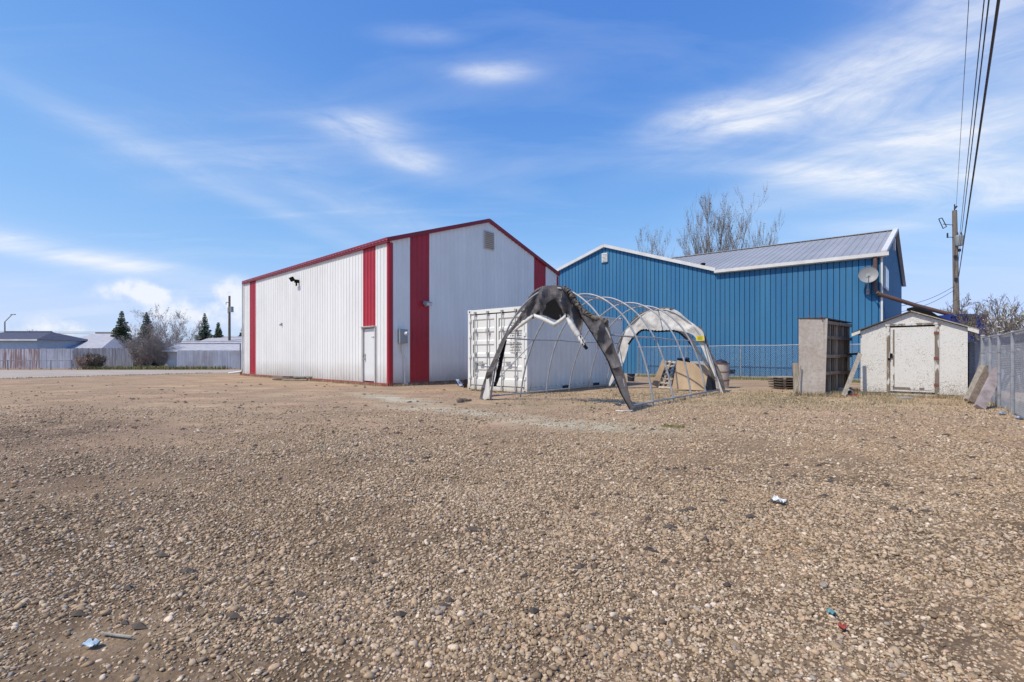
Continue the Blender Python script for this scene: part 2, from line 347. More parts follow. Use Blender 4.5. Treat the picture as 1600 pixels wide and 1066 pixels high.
# ------------------------------------------------------------------ ground
def gh(x, y):
    """gentle unevenness of the yard, fading out towards the buildings"""
    x = np.asarray(x, float); y = np.asarray(y, float)
    h = 0.018 * np.sin(x * 0.9 + 1.3) * np.sin(y * 0.7 + .4) + 0.012 * np.sin(x * 2.3 + y * 1.1) + 0.008 * np.sin(x * 4.7 - y * 3.1 + 1) + 0.006 * np.sin(7.3 * x + 2.2 * y) * np.sin(6.1 * y - 1.7 * x)
    w = np.clip((11.0 - np.hypot(x, y)) / 4.0, 0, 1)
    return h * w - 0.02 * w


def ground_material():
    m = bpy.data.materials.new('yard_ground'); m.use_nodes = True; nt = m.node_tree; N = nt.nodes; L = nt.links
    b = N['Principled BSDF']; b.inputs['Roughness'].default_value = 0.95; b.inputs['Specular IOR Level'].default_value = 0.03
    g = N.new('ShaderNodeNewGeometry'); P = g.outputs['Position']

    def noise(scale, detail=6, rough=0.6, dist=0.0, sc=None):
        n = N.new('ShaderNodeTexNoise'); v = P
        if sc: mp = N.new('ShaderNodeMapping'); L.new(P, mp.inputs[0]); mp.inputs['Scale'].default_value = sc; v = mp.outputs[0]
        L.new(v, n.inputs[0]); n.inputs['Scale'].default_value = scale; n.inputs['Detail'].default_value = detail; n.inputs['Roughness'].default_value = rough; n.inputs['Distortion'].default_value = dist
        return n.outputs['Fac']

    def rng(x, a, bb, c=0.0, d=1.0):
        r = N.new('ShaderNodeMapRange'); L.new(x, r.inputs[0]); r.inputs[1].default_value = a; r.inputs[2].default_value = bb; r.inputs[3].default_value = c; r.inputs[4].default_value = d
        return r.outputs[0]

    def mix(f, a, bb, mode='MIX'):
        x = N.new('ShaderNodeMixRGB'); x.blend_type = mode
        for i, q in enumerate((f, a, bb)):
            if isinstance(q, tuple): x.inputs[i].default_value = (*q, 1)
            elif isinstance(q, (int, float)): x.inputs[i].default_value = q
            else: L.new(q, x.inputs[i])
        return x.outputs[0]

    def mt(op, a, bb):
        x = N.new('ShaderNodeMath'); x.operation = op; x.use_clamp = False
        for i, q in enumerate((a, bb)):
            if isinstance(q, (int, float)): x.inputs[i].default_value = q
            else: L.new(q, x.inputs[i])
        return x.outputs[0]

    def spot(x0, y0, wx, wy, ang=0):
        mp = N.new('ShaderNodeMapping'); mp.vector_type = 'TEXTURE'; L.new(P, mp.inputs[0]); mp.inputs['Location'].default_value = (x0, y0, 0); mp.inputs['Rotation'].default_value = (0, 0, R(ang)); mp.inputs['Scale'].default_value = (wx, wy, 1e5)
        ln = N.new('ShaderNodeVectorMath'); ln.operation = 'LENGTH'; L.new(mp.outputs[0], ln.inputs[0])
        return rng(ln.outputs['Value'], 0.25, 1.15, 1.0, 0.0)
    base = mix(rng(noise(0.55, 5), .35, .68), (0.52, 0.405, 0.275), (0.40, 0.30, 0.20))
    base = mix(rng(noise(0.42, 6, .65, sc=(.6, 1.2, 1)), .48, .62, 0, .8), base, (0.50, 0.335, 0.245))        # pinkish dust
    base = mix(rng(noise(1.5, 9, .72, sc=(.55, 1, 1)), .50, .72, 0, .8), base, (0.20, 0.145, 0.095))
    base = mix(rng(noise(7.0, 6, .7), .52, .75, 0, .5), base, (0.17, 0.12, 0.08))                    # damp and trodden patches
    # pebbles in the sheet itself
    vo = N.new('ShaderNodeTexVoronoi'); L.new(P, vo.inputs[0]); vo.inputs['Scale'].default_value = 42; vo.inputs['Randomness'].default_value = 1.0
    vc = N.new('ShaderNodeSeparateColor'); L.new(vo.outputs['Color'], vc.inputs[0])
    ramp = N.new('ShaderNodeValToRGB'); L.new(vc.outputs[0], ramp.inputs[0]); e = ramp.color_ramp.elements
    e[0].position = 0; e[0].color = (0.17, 0.135, 0.105, 1); e[1].position = 1; e[1].color = (0.68, 0.61, 0.52, 1)
    for p, c in ((.25, (.34, .265, .195)), (.5, (.46, .375, .28)), (.7, (.50, .38, .29)), (.85, (.44, .41, .39))): q = e.new(p); q.color = (*c, 1)
    gap = rng(vo.outputs['Distance'], .25, .6, 1.0, 0.0)
    peb = mix(gap, (0.22, 0.17, 0.12), ramp.outputs[0])
    pebmask = mt('MULTIPLY', rng(noise(0.7, 5), .36, .56, .35, 1.0), 0.7)
    base = mix(pebmask, base, peb)
    # the pale greenish gravel of the wheel track in front of the white building
    tr = mt('MAXIMUM', spot(-1.1, 9.6, 2.3, .55, -32), mt('MAXIMUM', spot(-3.2, 12.6, 2.6, .6, -50), spot(1.2, 7.8, 2.4, .7, -25)))
    base = mix(mt('MULTIPLY', mt('MULTIPLY', tr, rng(noise(1.5, 8, .7), .34, .56)), 0.95), base, (0.50, 0.50, 0.40))
    # dark oily soil at the left, small damp spots elsewhere
    dk = mt('MAXIMUM', spot(-7.0, 6.8, 2.6, 1.9, 0), mt('MAXIMUM', spot(-4.9, 4.5, 2.0, 1.1, 20), spot(-2.9, 2.8, 2.2, 1.3, 25)))
    dk = mt('MAXIMUM', dk, mt('MULTIPLY', spot(-1.6, 5.6, 1.5, .55, 5), .6))
    streak = rng(noise(1.1, 8, .68, dist=.6, sc=(.35, 1.3, 1)), .52, .66)
    base = mix(mt('MULTIPLY', streak, 0.55), base, (0.24, 0.175, 0.12))
    speck = rng(noise(3.4, 4, .6, sc=(.5, 1.4, 1)), .66, .72)
    base = mix(mt('MULTIPLY', speck, 0.75), base, (0.10, 0.075, 0.05))
    base = mix(mt('MULTIPLY', mt('MULTIPLY', dk, rng(noise(1.3, 7, .65), .30, .55)), 0.85), base, (0.115, 0.088, 0.070))
    # warm bare earth by the container, straw litter further right
    wm = mt('MAXIMUM', spot(-2.3, 15.8, 2.6, .9, 40), spot(3.6, 13.8, 3.2, 2.4, 40))
    base = mix(mt('MULTIPLY', mt('MULTIPLY', wm, rng(noise(1.8, 6), .38, .6)), 0.6), base, (0.52, 0.345, 0.21))
    st = mt('MAXIMUM', spot(5.5, 13.5, 6.5, 4.0, 10), spot(8.8, 11.2, 4.0, 2.4, 0))
    base = mix(mt('MULTIPLY', mt('MULTIPLY', st, rng(noise(2.2, 9, .75, sc=(.6, 1.2, 1)), .40, .56)), 0.75), base, (0.52, 0.42, 0.27))
    base = mix(mt('MULTIPLY', mt('MULTIPLY', st, rng(noise(1.7, 9, .75, sc=(.5, 1.2, 1)), .54, .64)), 0.7), base, (0.19, 0.15, 0.09))
    gr = mt('MULTIPLY', spot(2.2, 11.0, 4.5, 1.0, 5), rng(noise(1.4, 7, .7), .5, .62))
    base = mix(mt('MULTIPLY', gr, 0.5), base, (0.16, 0.165, 0.075))
    # bare soil shows dark between the loose stones in the gravelled near part
    ln = N.new('ShaderNodeVectorMath'); ln.operation = 'LENGTH'; mpn = N.new('ShaderNodeMapping'); L.new(P, mpn.inputs[0]); mpn.inputs['Location'].default_value = (-1.0, 0, 0); mpn.inputs['Scale'].default_value = (.75, 1, 0); L.new(mpn.outputs[0], ln.inputs[0])
    near = mt('MULTIPLY', rng(ln.outputs['Value'], 3.5, 8.5, 1.0, 0.0), rng(noise(2.2, 7, .65), .35, .6, .45, 1.0))
    base = mix(mt('MULTIPLY', near, 0.85), base, (0.095, 0.070, 0.046))
    base = mix(1.0, base, (1.06, .975, .915), 'MULTIPLY')
    L.new(base, b.inputs['Base Color'])
    hgt = mt('ADD', mt('MULTIPLY', mt('MULTIPLY', gap, pebmask), 0.008), mt('MULTIPLY', noise(6, 10, .7), 0.018))
    hgt = mt('ADD', hgt, mt('MULTIPLY', noise(1.2, 5, .6), .05))
    bp = N.new('ShaderNodeBump'); L.new(hgt, bp.inputs['Height']); bp.inputs['Distance'].default_value = 1.0; bp.inputs['Strength'].default_value = 0.9; L.new(bp.outputs[0], b.inputs['Normal'])
    return m


M['ground'] = ground_material()
axis = sorted(set([-3000, -1500, -700, -350, -180, -100, -60, -35, -24, -18, -14.5, -12.3] + list(np.round(np.arange(-11.1, 11.2, 0.15), 3)) + [12.3, 14.5, 18, 24, 35, 60, 100, 180, 350, 700, 1500, 3000]))
ax_ = np.array(axis); gx, gy = np.meshgrid(ax_, ax_)
gz = gh(gx, gy)
mb = MB(); n = len(ax_)
mb.v = list(zip(gx.ravel(), gy.ravel(), gz.ravel()))
mb.f = [(j * n + i, j * n + i + 1, (j + 1) * n + i + 1, (j + 1) * n + i) for j in range(n - 1) for i in range(n - 1)]; mb.m = [0] * len(mb.f)
kind(obj('ground', mb, M['ground'], smooth=True, origin=Vector((0, 0, 0)), recalc=False), 'structure')

M['road'] = mat('road', (0.46, 0.39, 0.325), (0.39, 0.32, 0.26), scale=0.5, rough=0.95, bump=0.01, bscale=6, dirt=(0.25, 0.2, 0.15), dirt_amt=0.5, dirt_scale=0.4)
mb = MB(); poly = [(-41, -3.5), (-33, 10), (-25, 23.3), (-22.4, 27.6), (-19.9, 31.6), (-17.5, 35.5), (-14, 38.4), (-70, 38.4), (-70, -3.5)]
mb.add([Vector((x, y, 0.005)) for x, y in poly], [tuple(range(len(poly)))])
kind(obj('alley_road', mb, M['road'], recalc=False), 'structure')


# low weedy lip along the near side of the alley
def blades(n, region, hmin, hmax, w, lean=0.6):
    """thin curved blades of dry or green grass; region() gives a place"""
    vs = []; fs = []
    for i in range(n):
        p = region()
        if p is None: continue
        x, y = p; z = float(gh(x, y)) - 0.005
        a = random.random() * 2 * math.pi; h_ = random.uniform(hmin, hmax); l = random.uniform(0.1, lean) * h_
        dx, dy = math.cos(a), math.sin(a); px_, py_ = -dy * w, dx * w; b = len(vs)
        vs += [(x - px_, y - py_, z), (x + px_, y + py_, z), (x + dx * l * .4 + px_ * .7, y + dy * l * .4 + py_ * .7, z + h_ * .6), (x + dx * l * .4 - px_ * .7, y + dy * l * .4 - py_ * .7, z + h_ * .6), (x + dx * l, y + dy * l, z + h_ * (.95 if lean < 1 else .5))]
        fs += [(b, b + 1, b + 2, b + 3), (b + 3, b + 2, b + 4)]
    m_ = MB(); m_.v = vs; m_.f = fs; m_.m = [0] * len(fs); return m_


def along(pts, spread, dens_noise=None):
    pts = [Vector(p) for p in pts]; seg = [(pts[i], pts[i + 1], (pts[i + 1] - pts[i]).length) for i in range(len(pts) - 1)]; tot = sum(s_[2] for s_ in seg)

    def f():
        t = random.random() * tot
        for a, b, l in seg:
            if t <= l: break
            t -= l
        p = a + (b - a) * (t / l); nrm = Vector((-(b - a).y, (b - a).x)).normalized(); o = random.gauss(0, 1) * spread
        return p.x + nrm.x * o, p.y + nrm.y * o
    return f


# =================================================================== WHITE BUILDING
C0 = Vector((-4.5, 17.5, 0)); UA = Vector((-0.7345, 0.679, 0)).normalized(); UG = Vector((0.679, 0.7345, 0)).normalized(); Z = Vector((0, 0, 1))
NA = Vector((-UG.x, -UG.y, 0)); NG = Vector((-UA.x, -UA.y, 0))
LA, LG, EH, RH = 15.0, 10.17, 5.34, 7.1


def ribbed(mb, O, A, N_, a0, a1, zlo, ztop, period=0.2286, h=0.02, top=0.022, base=0.05, mode='rib', up=Z, off=0.0, breaks=(), thick=0.0):
    """ribbed sheet: ribs proud ('rib') or narrow recessed joints ('joint'); ztop(a) is the upper edge"""
    pts = [(a0, 0.0, 0)]
    k = math.ceil((a0 + 1e-6 - off) / period)
    while off + k * period < a1 - 1e-6:
        c = off + k * period
        if c - base / 2 > a0 + 0.002 and c + base / 2 < a1 - 0.002:
            if mode == 'rib': pts += [(c - base / 2, 0, 1), (c - top / 2, h, 2), (c + top / 2, h, 1), (c + base / 2, 0, 0)]
            else: pts += [(c - base / 2, 0, 3), (c - top / 2, -h, 3), (c + top / 2, -h, 3), (c + base / 2, 0, 0)]
        k += 1
    pts.append((a1, 0.0, 0))
    for br in breaks:
        if a0 < br < a1:
            for i in range(len(pts) - 1):
                if pts[i][0] < br < pts[i + 1][0]:
                    t = (br - pts[i][0]) / (pts[i + 1][0] - pts[i][0]); pts.insert(i + 1, (br, pts[i][1] * (1 - t) + pts[i + 1][1] * t, pts[i][2])); break
    zl = zlo if callable(zlo) else (lambda a: zlo)
    lo = [O + A * p[0] + N_ * p[1] + up * zl(p[0]) for p in pts]; hi = [O + A * p[0] + N_ * p[1] + up * ztop(p[0]) for p in pts]
    b = len(mb.v); mb.v += [tuple(q) for q in lo + hi]; n = len(pts)
    for i in range(n - 1):
        mb.f.append((b + i, b + i + 1, b + n + i + 1, b + n + i)); mb.m.append(1 if (mode == 'joint' and pts[i][2] == 3) else 0)


wb = thing('metal_building', 'white ribbed steel building with red stripes and a gable roof', 'building', C0 + (UA * LA + UG * LG) / 2)


def panel_obj(name, O, A, N_, a0, a1, zlo, ztop, m, parent, **kw):
    q = MB(); ribbed(q, O, A, N_, a0, a1, zlo, ztop, **kw); return obj(name, q, m, parent, recalc=False)


BT = 0.11
lap = 0.015
# long wall
cuts = [0.0, 0.914, 1.828] + [1.828 + (13.17 - 1.828) / 12 * i for i in range(1, 13)] + [14.085, LA]
for i in range(len(cuts) - 1):
    a0, a1 = cuts[i], cuts[i + 1]
    red = (i == 1) or (abs(a0 - 13.17) < 0.01)
    zlo = 2.22 if i == 1 else BT
    panel_obj('siding_panel', C0, UA, NA, a0, a1, zlo, lambda a: EH, M['red_steel'] if red else M['white_steel'], wb, off=a0 + .114)
# gable wall
gt = lambda a: EH + (RH - EH) * (1 - abs(a - LG / 2) / (LG / 2))
gc = [0.914 * i for i in range(11)] + [LG]; gc[-2] = 9.14
for i in range(len(gc) - 1):
    a0, a1 = gc[i], gc[i + 1]; m_ = M['red_steel'] if i in (1, 9) else M['white_steel']
    panel_obj('siding_panel', C0, UG, NG, a0, a1, BT, lambda a: 5.36 if gt(a) > 5.36 else gt(a), m_, wb, off=a0 + .114)
    panel_obj('siding_panel', C0 + NG * 0.006, UG, NG, a0, a1, 5.30, lambda a: max(5.3, gt(a)), m_, wb, off=a0 + .114, breaks=(LG / 2,))
# far walls and roof
q = MB(); O2 = C0 + UA * LA; O3 = C0 + UG * LG
ribbed(q, O3, UA, UG, 0, LA, BT, lambda a: EH); obj('back_wall', q, M['white_steel'], wb)
q = MB(); ribbed(q, O2, UG, UA, 0, LG, BT, gt, breaks=(LG / 2,)); obj('end_wall', q, M['white_steel'], wb)
sl = math.hypot(LG / 2, RH - EH)
for side in (0, 1):
    e0 = C0 if side == 0 else O3; inward = UG if side == 0 else -UG
    upv = (inward * (LG / 2) + Z * (RH - EH)).normalized(); nn = upv.cross(UA) if side else UA.cross(upv); nn = nn if nn.z > 0 else -nn
    for k in range(16):
        panel_obj('roof_panel', e0 + Z * EH + nn * 0.04 - upv * 0.12, UA, nn, -0.1 + k * .95, -0.1 + (k + 1) * .95, 0.0, lambda a: sl + 0.12, M['roof_white'], wb, up=upv, off=-0.1 + k * .95 + .114)
# trims
q = MB(); q.bar(C0 + UA * (LA + .03) + NA * 0.05 + Z * (EH + .02), C0 - UA * 0.06 + NA * 0.05 + Z * (EH + .02), 0.11, 0.17); obj('eave_trim', q, M['maroon'], wb)
for a0, a1 in ((0, LG / 2), (LG / 2, LG)):
    q = MB(); p0 = C0 + UG * (a0 - (0.06 if a0 == 0 else 0)) + NG * 0.05 + Z * (gt(a0) + 0.03); p1 = C0 + UG * (a1 + (0.06 if a0 else 0)) + NG * 0.05 + Z * (gt(a1) + 0.03)
    q.bar(p0, p1, 0.09, 0.15); obj('rake_trim', q, M['maroon'], wb)
q = MB(); q.box(C0 + UA * 0.055 + NA * 0.012 + Z * (EH / 2), (0.11, 0.035, EH - .13), (UA, NA, Z)); q.box(C0 + UG * 0.075 + NG * 0.012 + Z * (EH / 2), (0.15, 0.035, EH - .13), (UG, NG, Z)); obj('corner_trim', q, M['red_steel'], wb)
q = MB(); q.box(C0 + UG * (LG - .05) + NG * 0.012 + Z * (EH / 2), (0.12, 0.035, EH - .13), (UG, NG, Z)); obj('corner_trim', q, M['red_steel'], wb)
q = MB(); q.box(C0 + UA * (LA - .03) + NA * 0.012 + Z * (EH / 2), (0.06, 0.035, EH - .13), (UA, NA, Z)); obj('corner_trim', q, M['white_trim'], wb)
q = MB(); q.box(C0 + UA * (LA / 2) + NA * 0.02 + Z * 0.055, (LA, 0.05, 0.11), (UA, NA, Z)); obj('base_trim', q, M['red_steel'], wb)
q = MB(); q.box(C0 + UG * (LG / 2) + NG * 0.02 + Z * 0.055, (LG, 0.05, 0.11), (UG, NG, Z)); obj('base_trim', q, M['red_steel'], wb)
# man door in the long wall
dr = MB(); dr.box(C0 + UA * 1.30 - NA * 0.03 + Z * 1.16, (0.86, 0.045, 2.02), (UA, NA, Z)); door = obj('door', dr, M['door_white'], wb)
q = MB()
q.box(C0 + UA * 0.885 + NA * 0.015 + Z * 1.16, (0.05, 0.10, 2.12), (UA, NA, Z)); q.box(C0 + UA * 1.79 + NA * 0.0 + Z * 1.16, (0.075, 0.13, 2.12), (UA, NA, Z)); q.box(C0 + UA * 1.34 + NA * 0.015 + Z * 2.215, (0.98, 0.11, 0.04), (UA, NA, Z))
obj('door_frame', q, M['frame_grey'], wb)
q = MB(); q.box(C0 + UA * 1.36 + NA * 0.05 + Z * 2.245, (1.02, 0.16, 0.02), (UA, NA, Z)); obj('drip_cap', q, M['white_trim'], wb)
q = MB(); q.box(C0 + UA * 1.66 + NA * 0.0 + Z * 1.12, (0.05, 0.02, 0.16), (UA, NA, Z)); q.tube([C0 + UA * 1.66 + NA * 0.0 + Z * 1.0, C0 + UA * 1.66 + NA * 0.07 + Z * 1.0], 0.03, 10); q.tube([C0 + UA * 1.66 + NA * 0.0 + Z * 1.16, C0 + UA * 1.66 + NA * 0.03 + Z * 1.16], 0.026, 10); obj('handle', q, M['lockrod'], door)
q = MB(); q.box(C0 + UA * 1.09 - NA * 0.004 + Z * 1.83, (0.22, 0.006, 0.09), (UA, NA, Z), 0)
for j, (u_, w_) in enumerate(((1.16, .045), (1.04, .02), (1.01, .02), (1.07, .02))):
    q.box(C0 + UA * u_ + NA * 0.001 + Z * 1.835, (w_, 0.004, 0.045), (UA, NA, Z), 1)
obj('number_plate', q, [M['paper'], M['black']], door)
# electric meter, conduits
q = MB(); q.box(C0 + UG * 0.52 + NG * 0.10 + Z * 1.85, (0.34, 0.16, 0.52), (UG, NG, Z)); q.box(C0 + UG * 0.52 + NG * 0.185 + Z * 1.84, (0.30, 0.012, 0.47), (UG, NG, Z)); mtr = obj('meter_box', q, M['grey_box'], wb)
q = MB(); q.tube([C0 + UG * 0.60 + NG * 0.18 + Z * 1.94, C0 + UG * 0.60 + NG * 0.25 + Z * 1.94, C0 + UG * 0.60 + NG * 0.30 + Z * 1.94], [0.085, 0.085, 0.06], 16); obj('meter_dial', q, M['glass'], mtr, smooth='angle')
q = MB(); P_ = lambda u, z: C0 + UG * u + NG * 0.07 + Z * z
q.tube([P_(.55, 1.6), P_(.53, 1.35), P_(.56, 1.2), P_(.60, 1.0), P_(.61, .5), P_(.62, 0.0)], 0.03, 8); q.tube([P_(.62, 1.15), P_(.64, .95), P_(.65, 0.02)], 0.022, 8); q.box(P_(.50, 1.32), (.07, .08, .05), (UG, NG, Z)); q.box(P_(.72, 0.06), (.09, .07, .09), (UG, NG, Z))
obj('conduit', q, M['white_trim'], wb, smooth='angle')
# lights, vent and small fittings
q = MB(); c = C0 + UG * 1.62 + NG * 0.03 + Z * 3.13; q.box(c + NG * .02, (.10, .04, .16), (UG, NG, Z), 1); q.box(c + NG * .14 + Z * .03, (.28, .22, .14), (UG, (NG - Z * .3).normalized(), (Z + NG * .3).normalized()), 1); q.box(c + NG * .25 - Z * .01, (.24, .02, .11), (UG, (NG - Z * .3).normalized(), (Z + NG * .3).normalized()), 0); obj('wall_light', q, [M['glass'], M['grey_box']], wb)


def on_wallA(px, py, out=0.0):
    k = (px - CX) / F; t = -(4.5 + 17.5 * k) / (.7345 + .679 * k); p = C0 + UA * t; return p + NA * out + Z * (H + (HY - py) / F * p.y)


def on_gable(px, py, out=0.0):
    k = (px - CX) / F; t = (17.5 * k + 4.5) / (.679 - .7345 * k); p = C0 + UG * t; return p + NG * out + Z * (H + (HY - py) / F * p.y)


c = on_wallA(467, 440, .1)
q = MB(); q.box(c, (.14, .18, .14), (UA, NA, Z)); q.tube([c, c + NA * .12 + Z * .05], .03, 8); ax2 = ((UA * .95 + NA * .3).normalized(), (NA * .85 - UA * .25 - Z * .5).normalized(), Z)
q.box(c + NA * .20 + UA * .05 + Z * .08, (.27, .11, .20), (UA, (NA - Z * .6).normalized(), (Z + NA * .6).normalized())); q.box(c + NA * .02 - Z * .13, (.06, .05, .18), (UA, NA, Z)); obj('floodlight', q, M['black'], wb)
c = on_wallA(441, 507, .03); q = MB(); q.box(c, (.12, .07, .14), (UA, NA, Z)); q.tube([c, c + NA * .12 - Z * .04], .03, 8); obj('outside_tap', q, M['grey_box'], wb)
a_ = on_gable(756.5, 363.5); b_ = on_gable(770, 388)
vw = ((b_ - a_).dot(UG)); vz0, vz1 = on_gable(763, 389).z, on_gable(763, 363).z; vc_ = C0 + UG * ((a_ + b_) / 2 - C0).dot(UG)
q = MB(); q.box(vc_ + NG * .035 + Z * (vz0 + vz1) / 2, (vw + .06, .05, vz1 - vz0 + .06), (UG, NG, Z)); vent = obj('gable_vent', q, M['frame_grey'], wb)
for k in range(9):
    q = MB(); q.box(vc_ + NG * .075 + Z * (vz0 + (k + .5) / 9 * (vz1 - vz0)), (vw, .05, .012), (UG, (NG - Z * .7).normalized(), (Z + NG * .7).normalized())); obj('louvre', q, M['vent_tan'], vent)
q = MB(); p = at(483, 412, 24.2); q.tube([p - Z * .4, p + Z * .05], .06, 8); q.tube([p + Z * .05, p + Z * .12], .09, 8); obj('roof_pipe', q, M['black'], wb)
# downspout end at the far left corner
q = MB(); e = C0 + UA * (LA + .1) + NA * .05; q.tube([e + Z * EH, e + Z * .35, e + Z * .22 + UA * .1], .045, 8); q.tube([e + Z * .22 + UA * .1, e + Z * .12 + UA * .75 + NA * .5], .05, 8); obj('downspout', q, M['white_trim'], wb)
q = MB(); q.box(e + NA * .08 + Z * .11, (.08, .08, .22)); obj('valve', q, M['rust'], wb)

# =================================================================== BLUE BUILDING
B0 = Vector((15.80, 20.45, 0)); BE = Vector((-0.7915, 0.611, 0)).normalized(); BN = Vector((-BE.y, BE.x, 0)); BN = BN if BN.y < 0 else -BN
BS = Vector((0.671, 0.741, 0)).normalized(); BSN = Vector((BS.y, -BS.x, 0))
SV, SP, SEND, BEH, BRH = 6.74, 13.0, 19.26, 5.5, 7.62
bb = thing('metal_building', 'large blue steel building with white trimmed gable and grey metal roof', 'building', B0 + BE * 9 + BS * 6)
ft = lambda s: BEH if s <= SV else (BEH + (BRH - BEH) * (1 - abs(s - SP) / (SP - SV)))
bm_ = [M['blue_steel'], M['joint_blue']]
s0 = 0.0; np_ = 21
for i in range(np_):
    a0, a1 = SEND / np_ * i, SEND / np_ * (i + 1)
    panel_obj('siding_panel', B0, BE, BN, a0, a1, 0.12, ft, bm_, bb, period=0.2286, h=0.03, top=0.016, base=0.030, mode='joint', off=a0 + .10, breaks=(SV, SP))
    if i < np_:
        pass
SL = 12.9
st_ = lambda a: BEH + (7.7 - BEH) * (1 - abs(a - SL / 2) / (SL / 2))
for i in range(14):
    a0, a1 = SL / 14 * i, SL / 14 * (i + 1)
    panel_obj('siding_panel', B0, BS, BSN, a0, a1, 0.12, st_, bm_, bb, period=0.2286, h=0.03, top=0.016, base=0.030, mode='joint', off=a0 + .1, breaks=(SL / 2,))
q = MB(); q.box(B0 + BE * (SEND / 2) + BN * 0.0 + Z * .06, (SEND, .06, .12), (BE, BN, Z)); obj('foundation', q, M['concrete'], bb)
q = MB(); q.box(B0 + BS * (SL / 2) + Z * .06, (SL, .06, .12), (BS, BSN, Z)); obj('foundation', q, M['concrete'], bb)
q = MB(); pL = B0 + BE * SEND
q.add([pL, pL + BS * SL, pL + BS * SL + Z * BEH, pL + Z * BEH], [(0, 1, 2, 3)])
q.add([B0 + BS * SL, pL + BS * SL, pL + BS * SL + Z * BEH, B0 + BS * SL + Z * BEH], [(0, 1, 2, 3)]); obj('back_wall', q, bm_, bb)
# wing roof (front slope and back slope), panels run up the slope
upf = (BS * (SL / 2) + Z * (7.7 - BEH)); sll = upf.length; upf.normalize(); nf = BE.cross(upf); nf = nf if nf.z > 0 else -nf
for k in range(15):
    a0, a1 = -0.22 + k * .9144, -0.22 + (k + 1) * .9144
    panel_obj('roof_panel', B0 + Z * BEH + nf * 0.03 - upf * 0.15, BE, nf, a0, a1, (lambda a: 0.0) if a1 <= SV else (lambda a: max(0.0, (a - SV) / (SL / 2) * sll * 1.0)), lambda a: sll + .15, M['grey_roof'], bb, up=upf, period=.3048, h=.025, top=.03, base=.07, off=a0 + .15, breaks=(SV,))
upb = (-BS * (SL / 2) + Z * (7.7 - BEH)).normalized(); nb = BE.cross(upb); nb = nb if nb.z > 0 else -nb
q = MB(); ribbed(q, B0 + Z * BEH + BS * SL + nb * .03 - upb * .15, BE, nb, -.22, SP, 0.0, lambda a: sll + .15, up=upb, period=.3048, h=.025, top=.03, base=.07); obj('roof_slope', q, M['grey_roof'], bb)
# main gable roof slopes
for sgn in (-1, 1):
    e_ = B0 + BE * (SP + sgn * (SP - SV)); inw = BE * (-sgn); uu = (inw * (SP - SV) + Z * (BRH - BEH)); ul = uu.length; uu.normalize(); nn = BS.cross(uu); nn = nn if nn.z > 0 else -nn
    q = MB(); ribbed(q, e_ + Z * BEH + nn * 0.02 - uu * .12, BS, nn, -.12, SL, 0.0, lambda a: ul + .12, up=uu, period=.3048, h=.025, top=.03, base=.07); obj('roof_slope', q, M['grey_roof'], bb)
# trims
for a0, a1, z0, z1 in ((SV, SP, BEH, BRH), (SP, SEND, BRH, BEH)):
    q = MB(); q.bar(B0 + BE * a0 + BN * .08 + Z * (z0 + .04), B0 + BE * a1 + BN * .08 + Z * (z1 + .04), .16, .17); obj('rake_trim', q, M['white_trim'], bb)
q = MB(); q.bar(B0 - BE * .25 + BN * .16 + Z * (BEH - .06), B0 + BE * (SV + .02) + BN * .16 + Z * (BEH - .06), .14, .15); obj('gutter', q, M['white_trim'], bb)
q = MB(); q.bar(B0 - BE * .2 + BN * .08 + Z * (BEH - .15), B0 + BE * (SV) + BN * .08 + Z * (BEH - .15), .14, .02); obj('soffit', q, M['white_trim'], bb)
for g0, g1 in (((0, BEH), (SL / 2, 7.7)), ((SL / 2, 7.7), (SL, BEH))):
    f_ = g0[0] == 0; q = MB(); q.bar(B0 + BS * (g0[0] - (.15 if f_ else 0)) + BSN * (.10 if f_ else .04) + Z * (g0[1] + .0), B0 + BS * g1[0] + BSN * (.10 if f_ else .04) + Z * (g1[1] + .05), .20 if f_ else .06, .18 if f_ else .10); obj('rake_trim', q, M['white_trim'] if f_ else M['joint_blue'], bb)
q = MB(); q.box(B0 + Z * (BEH / 2) + BN * .015 + BSN * .015, (.07, .07, BEH - .3), (BE, BN, Z)); obj('corner_trim', q, M['white_trim'], bb)
q = MB(); q.bar(B0 + BS * (SL / 2) - BE * .22 + Z * 7.76, B0 + BS * (SL / 2) + BE * 13 + Z * 7.76, .3, .03); obj('ridge_cap', q, M['grey_roof'], bb)
# fittings
def on_blue(px, py, out=0.0):
    k = (px - CX) / F; s_ = (B0.x - k * B0.y) / (-BE.x + k * BE.y); p = B0 + BE * s_; return p + BN * out + Z * (H + (HY - py) / F * p.y)


a_ = on_blue(945.5, 403, .05); q = MB(); q.box(a_, (.36, .08, .54), (BE, BN, Z)); v_ = obj('gable_vent', q, M['white_trim'], bb)
for k in range(6):
    q = MB(); q.box(a_ + BN * .05 + Z * (-.2 + k * .08), (.28, .03, .01), (BE, (BN - Z * .5).normalized(), (Z + BN * .5).normalized())); obj('louvre', q, M['white_trim'], v_)
q = MB(); w0 = B0 + BS * 1.75 + BSN * .03 + Z * 4.62; q.box(w0, (1.55, .08, .98), (BS, BSN, Z)); wn = obj('window', q, M['white_trim'], bb)
q = MB(); q.box(w0 + BSN * .045 - BS * .37, (.64, .01, .84), (BS, BSN, Z)); q.box(w0 + BSN * .045 + BS * .37, (.64, .01, .84), (BS, BSN, Z)); obj('pane', q, M['glass'], wn)
q = MB(); w0 = B0 + BS * 6.45 + BSN * .04 + Z * 7.0; q.box(w0, (.5, .08, .62), (BS, BSN, Z)); v2 = obj('gable_vent', q, M['white_trim'], bb)
q = MB(); p = at(1098.5, 415, 25.4); q.tube([p - Z * .3, p + Z * .05], .08, 10); q.tube([p + Z * .02, p + Z * .12], .12, 10); obj('roof_pipe', q, M['black'], bb)
